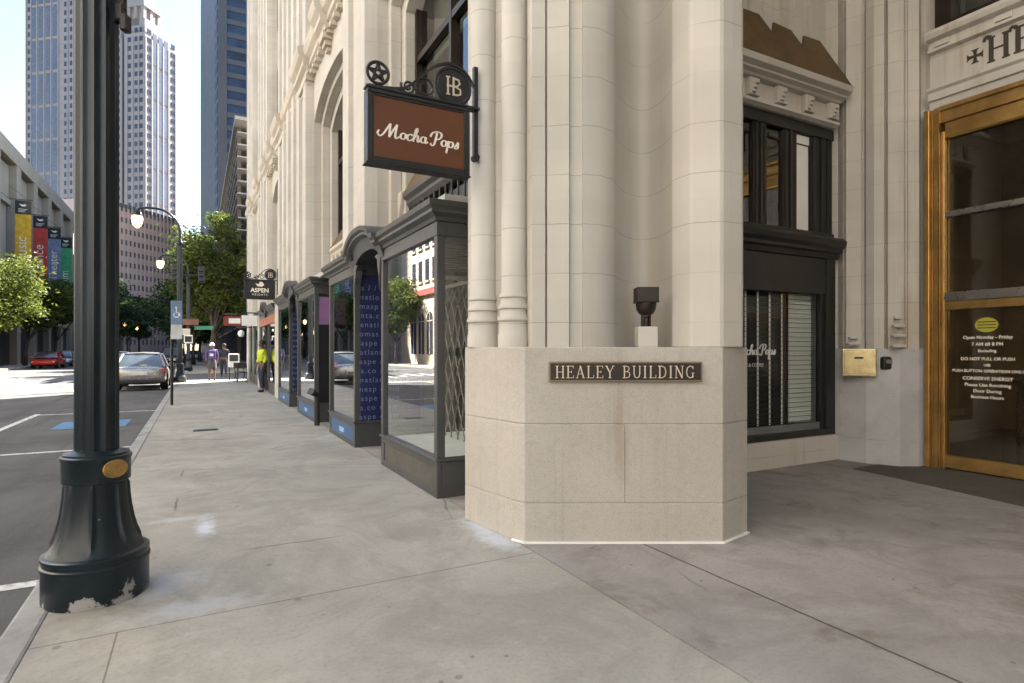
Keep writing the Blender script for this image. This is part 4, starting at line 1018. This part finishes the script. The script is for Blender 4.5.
# ------------------------------------------------------------------ signs
def hanging_sign(y, label, kind):
    t = thing('hanging_sign', label, 'shop sign', (2.1,y,2.9), group='hanging shop signs on the office building')
    x0, x1, z0, z1 = 1.205, 2.045, 2.935, 3.49
    f = MB(); d = .055
    f.box(x0,y-d,z0,x1,y+d,z0+.03); f.box(x0,y-d,z1-.03,x1,y+d,z1); f.box(x0,y-d,z0+.03,x0+.03,y+d,z1-.03); f.box(x1-.03,y-d,z0+.03,x1,y+d,z1-.03)
    f.box(x0-.012,y-d-.008,z1+.0005,x1+.09,y+d-.03,z1+.02); f.box(x0-.01,y-d-.006,z0-.012,x1+.008,y+d+.006,z0-.0005)
    f.box(x0+.03,y-d+.006,z0+.03,x0+.05,y+d-.006,z1-.03); f.box(x1-.05,y-d+.006,z0+.03,x1-.03,y+d-.006,z1-.03); f.box(x0+.05,y-d+.006,z0+.03,x1-.05,y+d-.006,z0+.048); f.box(x0+.05,y-d+.006,z1-.048,x1-.05,y+d-.006,z1-.03)
    fr = f.build('sign_frame', M['iron'], t, bevel=.004)
    bd = MB().box(x0+.0502,y-d+.014,z0+.0482,x1-.0502,y+d-.014,z1-.0482).build('sign_board', M['brown_board'] if kind == 'script' else M['black'], t)
    s = MB()
    yb = y-d+.0135
    if kind == 'script':
        script_text(s, 'Mocha Pops', .055, (x0+.125,yb,z0+.205), (1,0,0), Z, (0,-1,0), thick=.30, thin=.115)
        s.build('script_lettering', M['cream'], bd)
    else:
        text_into(s, 'ASPEN', .17, ((x0+x1)/2,yb,z0+.2), (1,0,0), Z, (0,-1,0), 'CENTER', .002, bold=.006)
        text_into(s, 'HEIGHTS', .085, ((x0+x1)/2,yb,z0+.1), (1,0,0), Z, (0,-1,0), 'CENTER', .002, space=1.3)
        s.oprism([(-.12,.06),(-.06,-.02),(.06,-.03),(.12,.03),(.08,.1),(0,.13),(-.02,.05)], ((x0+x1)/2,yb,z0+.39), (1,0,0), Z, (0,-.003,0))
        s.build('sign_lettering', M['cream'], bd)
    # wrought iron bracket: wall bar, swept top bar, scrolls, star wheel
    b = MB()
    b.box(2.10,y-.02,3.10,2.135,y+.02,3.86); b.tube([(2.118,y-.03,3.11),(2.118,y+.03,3.11)], .03, 8)
    P = smooth([(x0+.02,3.525),(x0+.15,3.53),(x0+.3,3.56),(x0+.42,3.66),(x0+.55,3.785),(x0+.70,3.84),(x0+.84,3.78),(2.115,3.66)], 5)
    b.loft([[(px,y-.015,pz-.011),(px,y+.015,pz-.011),(px,y+.015,pz+.011),(px,y-.015,pz+.011)] for px, pz in P])
    b.build('bracket', M['iron'], t)
    def ring(mb, cx, cz, r, w, n=28): 
        mb.tube([(cx+r*math.cos(2*PI*k/n), y, cz+r*math.sin(2*PI*k/n)) for k in range(n+1)], w, 6, cap=False)
    e = MB(); cx, cz = x0+.715, 3.66
    ring(e, cx, cz, .15, .014)
    e.oprism([(.134*math.cos(R(12*k)), .134*math.sin(R(12*k))) for k in range(30)], (cx,y+.006,cz), (1,0,0), Z, (0,-.012,0))
    em = e.build('emblem_disc', M['iron'], t)
    s = MB(); o_ = (cx,y-.0065,cz); k = [0]
    ring(s, cx, cz, .125, .005)
    def st(pts, w):
        ribbon(s, pts, lambda dx, dy: w, o_, (1,0,0), Z, (0,-1,0), th=.003+.0003*k[0]); k[0] += 1
    st([(-.048,-.075),(-.048,.075)],.016); st([(.0,-.075),(.0,.075)],.016); st([(-.06,0),(.02,0)],.013)
    st([(-.065,.07),(-.03,.07)],.01); st([(-.065,-.07),(-.03,-.07)],.01)
    st([(.0,.065),(.045,.06),(.055,.03),(.03,.003),(0,.0)],.014); st([(.02,.0),(.062,-.02),(.06,-.055),(.03,-.068),(0,-.065)],.014)
    s.build('monogram', M['letter_bronze'], em)
    w_ = MB(); wx, wz = x0+.095, 3.635
    ring(w_, wx, wz, .082, .013)
    for q in range(5):
        a = R(90+72*q); c2 = R(90+72*q+144)
        w_.tube([(wx+.075*math.cos(a),y,wz+.075*math.sin(a)),(wx+.075*math.cos(c2),y,wz+.075*math.sin(c2))], .011, 5)
    w_.build('star_wheel', M['iron'], t)
    for sg, cx2, cz2, r0 in ((1,x0+.475,3.60,.085),(-1,x0+.335,3.58,.06)):
        P = []
        for q in range(26):
            a = R(200*sg-(q*22)*sg); r = r0*(1-.028*q); P.append((cx2+r*math.cos(a), y, cz2+r*math.sin(a)))
        v = MB(); v.tube(P, [.012-.0002*q for q in range(26)], 6); v.build('scroll', M['iron'], t)
    return t
hs = hanging_sign(4.43,'brown hanging sign reading Mocha Pops on a scrolled iron bracket','script'); hs.location += Vector((-.08,0,-.067))
hanging_sign(18.7,'black hanging sign reading ASPEN HEIGHTS with a white leaf, farther along the facade','block')
def small_hang(y, x0, x1, z0, z1, label, mat):
    t = thing('projecting_sign', label, 'shop sign', (x1,y,z0), group='small projecting signs at the far end of the facade')
    MB().box(x0,y-.05,z0,x1,y+.05,z1).build('sign_board', mat, t, bevel=.01); MB().box(x0+.25*(x1-x0),y-.056,z0+.25*(z1-z0),x1-.15*(x1-x0),y-.05,z1-.2*(z1-z0)).build('sign_face', M['white'], t)
    MB().tube([(x0,y,z1+.1),(2.15,y,z1+.1)], .025, 6).tube([(x0+.1,y,z1),(x0+.1,y,z1+.1)],.015,6).tube([(x1-.1,y,z1),(x1-.1,y,z1+.1)],.015,6).build('bracket', M['iron'], t)
small_hang(30.0,1.08,1.9,2.55,2.98,'dark red projecting sign with a white panel, farthest along the facade',M['red_sign'])
small_hang(24.5,1.5,2.05,2.35,2.75,'white projecting sign below the black ASPEN HEIGHTS board',M['white'])

# bronze plaque on the pedestal
u = uS; wv = wS; pc = P1 + uS*.75 + wS*.003
P = thing('name_plaque', 'dark bronze plaque lettered HEALEY BUILDING on the granite pedestal', 'plaque', tuple(pc+Z*1.2))
m = MB(); m.obox(pc+Z*1.285+wS*.012, uS*.57, wS*.012, Z*.074); m.build('plate', M['bronze_dark'], P, bevel=.003)
m = MB()
for s, zz in ((0,.068),(0,-.068)): m.obox(pc+Z*(1.285+zz)+wS*.027, uS*.57, wS*.003, Z*.005)
for s in (-.565,.565): m.obox(pc+uS*s+Z*1.285+wS*.027, uS*.005, wS*.003, Z*.0625)
m.build('plate_rim', M['rim_bronze'], P)
m = MB(); wid = serif_text(MB(), 'HEALEY BUILDING', .092, (0,0,0), uS, Z, wS, sx=.85, sp=.1)
serif_text(m, 'HEALEY BUILDING', .092, pc-uS*(wid/2)+Z*1.237+wS*.024, uS, Z, wS, sx=.85, sp=.1, fat=.7); m.build('plaque_lettering', M['letter_bronze'], P)
# floodlight on the ledge
x, y = at(646,4.6)
F_ = thing('floodlight', 'dark bronze floodlight on a small white block on the pedestal ledge', 'floodlight', (x,y,1.468))
o_ = Vector((x,y,0))
m = MB(); m.obox(o_+Z*(1.468+.08), uS*.076, wS*.07, Z*.08); m.build('block', M['stone'], F_, bevel=.006)
m = MB(); m.lathe([(.028,1.628),(.028,1.70),(.04,1.705),(.04,1.725),(.03,1.73)], (x,y,0), 16); m.obox(o_+Z*1.675+uS*.028, uS*.006, wS*.03, Z*.045); m.obox(o_+Z*1.675-uS*.028, uS*.006, wS*.03, Z*.045); m.build('yoke', M['bronze_dark'], F_, smooth=True)
m = MB(); m.lathe([(.03,1.715),(.055,1.73),(.074,1.76),(.08,1.80),(.08,1.815)], (x,y,0), 20); m.build('lamp_body', M['bronze_dark'], F_, smooth=True)
m = MB(); m.obox(o_+Z*1.875, uS*.084, wS*.08, Z*.06); m.obox(o_+Z*1.822, uS*.088, wS*.084, Z*.006); m.build('lamp_hood', M['bronze_dark'], F_, bevel=.022, seg=3)
# brass box and black reader in the entrance
def wallbox(px, py, t, hw, hh, dep, ang, name, label, cat, mat):
    x, y = at(px,t); z = 1.45+(349.5-py)/585*t
    uu = Vector((math.cos(ang), math.sin(ang), 0)); nn = Vector((uu.y,-uu.x,0))
    r = thing(name, label, cat, (x,y,z-hh)); c = Vector((x,y,z))
    return r, c, uu, nn
a1 = math.atan2(4.10-4.42, 7.66-7.50)
r, c, uu, nn = wallbox(859.5,362.5,7.48,.17,.17,.1,a1,'letter_box','square polished brass box on the grey granite beside the entrance','letter box',M['brass'])
MB().obox(c+nn*.02, uu*.19, nn*.06, Z*.175).build('box_body', M['brass'], r, bevel=.012)
m = MB(); m.obox(c+nn*.083, uu*.16, nn*.004, Z*.145); m.build('box_door', M['brass'], r, bevel=.004)
MB().obox(c+nn*.089+Z*.06, uu*.05, nn*.003, Z*.012).build('slot', M['iron'], r)
a2 = math.atan2(3.985-4.10, 7.86-7.66)
r, c, uu, nn = wallbox(888.5,363,7.36,.1,.08,.05,a2,'access_reader','small black rounded access reader right of the brass box','door reader',M['black'])
MB().obox(c+nn*.02, uu*.105, nn*.05, Z*.082).build('reader_body', M['black'], r, bevel=.022)
MB().obox(c+nn*.072+Z*.02, uu*.07, nn*.003, Z*.025).build('reader_slot', M['frame_pale'], r)

# parking sign on a thin post
sp = thing('parking_sign', 'tall blue and white parking sign on a thin dark post by the kerb', 'street sign', (-.58,17.67,0))
MB().tube([(-.58,17.67,0),(-.58,17.67,1.9)], .035, 8).build('post', M['iron'], sp)
MB().box(-.60,17.60,2.1,-.345,17.64,2.72).build('blue_plate', pm('blue_plate',(.15,.23,.36),.4,bump=0), sp, bevel=.006)
MB().box(-.60,17.60,1.72,-.345,17.64,2.099).build('white_plate', pm('grey_white_plate',(.50,.52,.50),.5,bump=0), sp, bevel=.006)
MB().box(-.34,17.595,1.83,-.16,17.599,2.0).build('small_plate', M['cream'], sp)
m = MB(); o_ = (-.475,17.5995,2.38)
for q, pts in enumerate(([(.0,.14),(.0,.03),(.06,.03),(.085,-.05)], circ(0,-.03,.06,.06,120,400,10), circ(-.003,.165,.014,.014,0,360,8))): ribbon(m, pts, lambda dx, dy: .022, o_, (1,0,0), Z, (0,-1,0), th=.002+.0004*q)
m.build('plate_symbol', M['white'], sp)
# signs and signal on the farthest lamp
def plate(x0, x1, z0, z1, y, name, label, mat, cat='street sign', inner=None):
    t = thing(name, label, cat, ((x0+x1)/2,y,z0)); MB().box(x0,y-.02,z0,x1,y+.02,z1).build('plate', mat, t, bevel=.01)
    if inner: MB().box(x0+.1*(x1-x0),y-.028,z0+.15*(z1-z0),x1-.1*(x1-x0),y-.0205,z1-.15*(z1-z0)).build('face', inner, t)
    MB().box(x0+.4*(x1-x0),y+.0205,z0+.3*(z1-z0),x0+.6*(x1-x0),y+.3,z0+.6*(z1-z0)).build('clamp', M['iron'], t)
plate(-.15,.95,2.75,3.0,43.6,'street_name_sign','green street name plate on the farthest lamp post',pm('green_plate',(.05,.2,.12),.5,bump=0))
plate(-.95,.1,3.05,3.45,43.5,'direction_sign','brown direction sign above the green street name plate',pm('brown_plate',(.16,.07,.05),.5,bump=0))
plate(-.75,-.25,1.85,2.4,43.5,'regulation_sign','small white square sign low on the farthest lamp post',M['white'],inner=M['iron'])
ts = thing('traffic_signal', 'black traffic signal cluster near the top of the farthest lamp post', 'traffic light', (-.5,43.6,5.6))
for dx in (-.75,.75):
    MB().box(-.5+dx-.2,43.35,5.8,-.5+dx+.2,43.65,6.9).build('signal_head', M['black'], ts, bevel=.04)
    for k in range(3): MB().lathe([(.13,0),(.15,.02),(.15,.1)], (-.5+dx,43.25,5.9+k*.32), 10).build('visor', M['iron'], ts)
MB().tube([(-1.3,43.6,6.3),(.4,43.6,6.3)], .05, 6).build('cross_arm', M['iron'], ts)
# ------------------------------------------------------------------ cars
M['tyre'] = pm('tyre', (.02,.02,.02), .8, bump=0); M['rim'] = pm('rim', (.45,.45,.46), .3, .8, bump=0)
M['carglass'] = pm('car_glass', (.05,.06,.065), .06, bump=0, spec=.8); M['tail'] = pm('tail_light', (.35,.02,.02), .2, bump=0, spec=.6)
M['headl'] = pm('head_light', (.7,.7,.68), .1, bump=0); M['platew'] = pm('number_plate', (.6,.6,.58), .5, bump=0)
def car(name, label, loc, rz, paint, L=4.7, W=1.82, H=1.42, suv=False, group=None):
    t = thing(name, label, 'car', loc, rz, group)
    hl = L/2; hw = W/2; zb = .2; belt = .92 if not suv else 1.05; hood = .78 if not suv else 1.0
    def ring(x, w, lo, hi):
        P = [(-w*.86,lo),(-w*.98,lo+.10),(-w,(lo+hi)/2),(-w*.97,hi-.1),(-w*.86,hi-.01),(-w*.5,hi+.02),(0,hi+.03)]
        P = P + [(-y,z) for y, z in P[-2::-1]]
        return [(x,y,z) for y, z in P]
    st = [(-hl,hw*.78,.42,.80),(-hl+.06,hw*.9,.30,belt-.04),(-hl+.35,hw*.97,zb,belt),(-hl+1.0,hw,zb,belt+.02),(-.3,hw,zb,belt),(.7,hw,zb,belt-.04),(hl-1.1,hw*.99,zb,hood+.04),(hl-.4,hw*.95,zb,hood-.06),(hl-.08,hw*.86,.3,hood-.16),(hl,hw*.72,.38,hood-.25)]
    b = MB(); b.loft([ring(*s) for s in st]); body = b.build('body', paint, t, smooth='all', local=True)
    sd = body.modifiers.new('sub','SUBSURF'); sd.levels = 1; sd.render_levels = 1
    r0 = -hl+.45 if not suv else -hl+.12
    g0 = [(r0,belt-.02),(r0+.75 if not suv else r0+.25,H-.04),(r0+1.1,H),(.35,H),(.75,H-.05),(1.35,belt-.05)]
    c = MB(); rings = []
    for x, z in g0:
        w = hw*.9 if z < belt+.1 else hw*.70
        rings.append([(x,-hw*.90 if z < belt+.1 else -w,z),(x,-w*.75,z+.015),(x,w*.75,z+.015),(x,hw*.9 if z < belt+.1 else w,z)])
    # greenhouse: glass loft from the belt to the roof line
    vs = []
    lowr = [(x,belt-.06) for x, z in g0]
    prev = []
    for (x, z) in g0:
        top = z; w = hw*(.93-.27*((z-belt)/(H-belt) if z > belt else 0))
        prev.append([(x,-hw*.93,belt-.06),(x,-w,top),(x,-w*.6,top+.02),(x,w*.6,top+.02),(x,w,top),(x,hw*.93,belt-.06)])
    c.loft(prev, closed=False, cap=False); c.build('window_glass', M['carglass'], t, local=True, smooth=True)
    rf = MB(); xs = [r0+.72 if not suv else r0+.2, r0+1.05, .35, .72]
    rings = []
    for x in xs:
        z = H+.012 if x not in (xs[0], xs[-1]) else H-.03
        w = hw*.70; rings.append([(x,-w,z-.05),(x,-w*.8,z+.005),(x,0,z+.025),(x,w*.8,z+.005),(x,w,z-.05)])
    rf.loft(rings, closed=False, cap=False); rf.build('roof', paint, t, local=True, smooth='all')
    pl = MB()
    for s in (-1,1):
        pl.tube([(xs[0],s*hw*.69,H-.05),(r0+.02,s*hw*.9,belt-.03)], .05, 6); pl.tube([(xs[-1],s*hw*.69,H-.05),(1.33,s*hw*.9,belt-.06)], .035, 6); pl.tube([(-.35,s*hw*.71,H-.04),(-.25,s*hw*.935,belt-.02)], .035, 6)
    pl.build('window_pillar', paint, t, local=True)
    for x in (-hl+.95, hl-.95):
        for s in (-1,1):
            w_ = MB(); n = 20; rr = .33 if not suv else .38
            w_.loft([[(x+q*math.cos(2*PI*k/n), s*yy, rr+q*math.sin(2*PI*k/n)) for k in range(n)] for q, yy in ((rr*.7,hw*.7),(rr,hw*.74),(rr,hw*1.0),(rr*.7,hw*1.01))])
            wl_ = w_.build('wheel', M['tyre'], t, local=True, smooth=True)
            d = MB(); d.loft([[(x+q*math.cos(2*PI*k/n), s*yy, rr+q*math.sin(2*PI*k/n)) for k in range(n)] for q, yy in ((rr*.66,hw*1.012),(rr*.5,hw*1.0),(rr*.1,hw*1.02))]); d.build('rim', M['rim'], wl_, local=True)
    for s in (-1,1):
        MB().obox((-hl+.10,s*hw*.70,belt-.17), (.05,0,0), (0,hw*.24,0), (0,0,.09)).build('tail_light', M['tail'], t, local=True, bevel=.03)
        MB().obox((hl-.16,s*hw*.66,hood-.24), (.06,0,0), (0,hw*.17,0), (0,0,.06)).build('headlight', M['headl'], t, local=True, bevel=.03)
        MB().obox((.95,s*hw*1.06,belt+.03), (.06,0,0), (0,.1,0), (0,0,.07)).build('wing_mirror', paint, t, local=True, bevel=.03)
    MB().obox((-hl-.005,0,.68), (.012,0,0), (0,.26,0), (0,0,.07)).build('number_plate', M['platew'], t, local=True)
    MB().obox((-hl+.02,0,.82), (.02,0,0), (0,.42,0), (0,0,.018)).build('trim_strip', M['rim'], t, local=True)
    MB().obox((-hl+.03,0,.36), (.05,0,0), (0,hw*.78,0), (0,0,.07)).build('bumper_trim', M['black'], t, local=True, bevel=.03)
    return t
silver = pm('silver_paint', (.36,.34,.32), .25, .7, var=.04, bump=0)
GC = 'cars parked along the street'
car('parked_car','silver sedan seen from behind, parked beyond the near lamp post',(-1.93,28.6,-.13),R(90),silver,H=1.44,group=GC)
car('parked_car','red car parked across the street under the bright tree',(-11.1,62.5,-.13),R(-90),pm('red_paint',(.45,.03,.02),.22,0,var=.05,bump=0),L=4.5,H=1.38,group=GC)
car('parked_car','pale grey car parked behind the red one',(-11.2,69.5,-.13),R(-90),pm('grey_paint',(.42,.44,.47),.25,.3,bump=0),group=GC)
car('parked_car','white car just ahead of the silver sedan',(-4.6,47,-.13),R(90),pm('white_car_paint',(.6,.62,.66),.25,bump=0),group=GC)
car('parked_car','black van-like car standing beyond the middle lamp post',(-1.9,62,-.13),R(90),pm('black_paint',(.015,.016,.02),.2,bump=0),L=4.8,W=1.95,H=1.8,suv=True,group=GC)
car('parked_car','dark grey car on the road between the silver sedan and the black one',(-5.2,84,-.13),R(90),pm('dark_paint',(.06,.07,.09),.22,bump=0),group=GC)
car('parked_car','pale blue car beyond the farthest lamp, by the walking person',(-.2,93,-.13),R(90),pm('paleblue_paint',(.35,.40,.50),.25,bump=0),group=GC)

# ------------------------------------------------------------------ people
def skin(name, verts, edges, mat, parent=None, root=0, sub=2):
    # verts: (x,y,z,r)
    me = D.meshes.new(name); me.from_pydata([v[:3] for v in verts], edges, []); me.materials.append(mat)
    o = D.objects.new(name, me); COL.objects.link(o)
    sk = o.modifiers.new('skin','SKIN'); sk.use_smooth_shade = True
    for i, v in enumerate(verts):
        d = me.skin_vertices[0].data[i]; d.radius = (v[3],v[3]) if len(v) < 5 else (v[3],v[4]); d.use_root = (i == root)
    ss = o.modifiers.new('sub','SUBSURF'); ss.levels = 1; ss.render_levels = sub
    if parent: o.parent = parent
    return o
def person(label, loc, rz, skinc, top, bottom, hair, stride=.12, swing=.12, skirt=False, extra=None, sc=1.0, armbend=.1, cap=None):
    t = thing('person', label, 'person', loc, rz); t.scale = (sc,sc,sc)
    # faces +x ; y is left
    V = []; E_ = []
    def add(x, y, z, r, p=None):
        V.append((x,y,z,r)); i = len(V)-1
        if p is not None: E_.append((p,i))
        return i
    pel = add(0,0,.95,.13); wa = add(0,0,1.12,.115,pel); ch = add(.01,0,1.32,.135,wa); nk = add(0,0,1.47,.06,ch); hb = add(.01,0,1.56,.075,nk); hm = add(.015,0,1.64,.1,hb); ht = add(.01,0,1.72,.075,hm)
    nose = add(.115,0,1.625,.014,hm)
    legs = {}
    for s in (-1,1):
        f = stride*s
        hp = add(0,.095*s,.90,.095,pel); kn = add(f*.55+.02,.10*s,.50,.062,hp); an = add(f-.03,.10*s,.09,.042,kn); to = add(f+.13,.115*s,.035,.035,an)
        sh = add(0,.185*s,1.40,.062,ch); el = add(-f*swing*4-.02,.235*s,1.12,.042,sh); wr = add(-f*swing*6+armbend,.235*s,.88,.03,el)
        hd = add(-f*swing*6+armbend*1.15,.232*s,.81,.034,wr)
        for q in range(4):
            k = add(-f*swing*6+armbend*1.2+(q-1.5)*.02,.23*s,.755-.006*abs(q-1.4),.0085,hd); add(-f*swing*6+armbend*1.3+(q-1.5)*.02,.222*s,.715-.012*abs(q-1.4),.0075,k)
        add(-f*swing*6+armbend*1.2+.045,.225*s,.775,.009,hd)
        legs[s] = (f,)
    body = skin('body', V, E_, skinc, t)
    def garment(name, pts, eds, mat): return skin(name, pts, eds, mat, t)
    P = [(0,0,.98,.145),(0,0,1.12,.14),(.01,0,1.32,.158),(0,0,1.43,.095)]; Ed = [(0,1),(1,2),(2,3)]
    for s in (-1,1):
        f = stride*s; k = len(P)
        P += [(0,.185*s,1.40,.082),(-f*swing*4-.02,.235*s,1.12,.062),(-f*swing*5+armbend*.6,.236*s,1.0,.05)]; Ed += [(2,k),(k,k+1),(k+1,k+2)]
    garment('shirt', P, Ed, top)
    if skirt:
        m = MB(); m.lathe([(.15,1.02),(.18,.9),(.2,.75),(.21,.55)], (0,0,0), 20); m.build('skirt', bottom, t, local=True, smooth=True)
    else:
        P = [(0,0,.98,.14),(0,0,.92,.13)]; Ed = [(0,1)]
        for s in (-1,1):
            f = stride*s; k = len(P)
            P += [(0,.098*s,.86,.105),(f*.55+.02,.10*s,.50,.082),(f-.03,.10*s,.12,.065)]; Ed += [(1,k),(k,k+1),(k+1,k+2)]
        garment('trousers', P, Ed, bottom)
    for s in (-1,1):
        f = stride*s; skin('shoe', [(f-.06,.10*s,.05,.048),(f+.04,.105*s,.045,.048),(f+.14,.115*s,.035,.038)], [(0,1),(1,2)], M['black'], t)
        ear = skin('ear', [(.01,.098*s,1.63,.016),(.0,.104*s,1.655,.016)], [(0,1)], skinc, body)
        MB().lathe([(.0,-.012),(.011,0),(0,.012)], (.105,.036*s,1.645), 8).build('eye', M['white'], body, local=True)
    MB().obox((.107,0,1.585), (.006,0,0), (0,.025,0), (0,0,.006)).build('mouth', M['red_sign'], body, local=True)
    m = MB(); m.lathe([(.113,1.62),(.118,1.67),(.105,1.72),(.07,1.765),(.02,1.782)], (-.015,0,0), 18); m.build('hair' if not cap else 'cap', cap or hair, t, local=True, smooth=True)
    if extra: extra(t)
    return t
dskin = pm('dark_skin', (.13,.07,.045), .55, bump=0); hairm = pm('dark_hair', (.012,.01,.009), .7, bump=0)
def vest(t):
    V = [(0,0,1.0,.165),(0,0,1.15,.16),(.01,0,1.32,.175),(0,0,1.42,.11)]; skin('safety_vest', V, [(0,1),(1,2),(2,3)], pm('neon_yellow',(.50,.60,.03),.6,bump=0), t)
person('person in a neon yellow vest and dark trousers standing at a shop front', (1.95,21.6,0), R(200), dskin, pm('neon_shirt',(.48,.58,.03),.6,bump=0), pm('navy_trousers',(.02,.025,.05),.8,bump=0), hairm, .04, .05, extra=vest)
def pack(t):
    m = MB(); m.obox((-.22,0,1.22), (.09,0,0), (0,.15,0), (0,0,.2)); o = m.build('backpack', pm('purple_pack',(.10,.06,.22),.7,bump=0), t, local=True, bevel=.05, seg=3)
    MB().obox((-.318,.03,1.2), (.006,0,0), (0,.08,0), (0,0,.06)).build('pocket', M['white'], o, local=True)
person('person in a white cap and grey skirt walking away with a purple backpack', (.62,31.0,0), R(92), dskin, pm('purple_shirt',(.09,.06,.18),.8,bump=0), pm('grey_skirt',(.07,.065,.07),.85,bump=0), hairm, .16, .14, skirt=True, extra=pack, cap=M['white'])
person('person in dark clothes walking just ahead of the one in the white cap', (1.25,34.5,0), R(88), dskin, pm('black_jacket',(.02,.02,.03),.8,bump=0), pm('dark_jeans',(.02,.022,.035),.85,bump=0), hairm, .2, .14)

# ------------------------------------------------------------------ clutter at the far end of the pavement
nb = thing('newspaper_box', 'white newspaper box on dark legs near the far shops', 'newspaper box', (1.55,30.6,0))
MB().box(1.3,30.4,.62,1.75,30.8,1.25).build('box_body', M['white'], nb, bevel=.03); MB().box(1.34,30.39,.9,1.71,30.399,1.2).build('box_window', M['frame'], nb)
for x in (1.34,1.71):
    for y in (30.44,30.76): MB().tube([(x,y,0),(x,y,.62)], .025, 6).build('leg', M['iron'], nb)
ch0 = thing('folding_chair', 'dark folding chair nearest the pale stone post outside the far shops', 'chair', (1.75,28.3,0), group='dark chairs outside the far shops')
MB().box(-.2,-.2,.43,.2,.2,.46).build('seat', M['iron'], ch0, local=True, bevel=.008); MB().box(-.2,.18,.62,.2,.21,.86).build('backrest', M['iron'], ch0, local=True, bevel=.008)
for a, b in (((-.19,-.18,.43),(-.19,.2,0)),((.19,-.18,.43),(.19,.2,0)),((-.19,.2,.86),(-.19,-.22,0)),((.19,.2,.86),(.19,-.22,0))): MB().tube([a,b], .014, 6).build('leg', M['iron'], ch0, local=True)
c2 = copy_tree(ch0); c2.location = (1.7,29.2,0); c2.rotation_euler = (0,0,R(160)); c2['label'] = 'dark folding chair turned towards the street, beside the newspaper box'
sp = thing('standpipe', 'short dark standpipe with twin outlets between two shop bays', 'standpipe', (2.02,11.62,0))
MB().tube([(2.02,11.62,0),(2.02,11.62,.62)], .05, 10).build('pipe', M['iron'], sp, smooth=True)
for s in (-1,1): MB().tube([(2.02,11.62,.58),(1.9,11.62+.1*s,.66)], [.05,.065], 10).build('outlet', M['iron'], sp, smooth=True)
gl = thing('wall_globe_lamp', 'white globe lamp on a bracket near the far projecting sign', 'wall lamp', (2.1,28.9,2.0))
MB().lathe([(.0,2.0),(.1,2.04),(.15,2.15),(.12,2.27),(.05,2.32)], (1.75,28.9,0), 14).build('globe', M['white'], gl, smooth=True); MB().tube([(2.15,28.9,2.45),(1.75,28.9,2.4),(1.75,28.9,2.3)], .02, 6).build('bracket', M['iron'], gl)

uc = thing('utility_cover', 'small dark metal cover set flush in the pavement', 'utility cover', (.14,11.9,0))
MB().box(-.06,11.75,.001,.34,12.02,.004).build('cover_plate', M['bronze_dark'], uc); MB().box(-.03,11.78,.0042,.31,11.99,.006).build('cover_rim', M['iron'], uc)
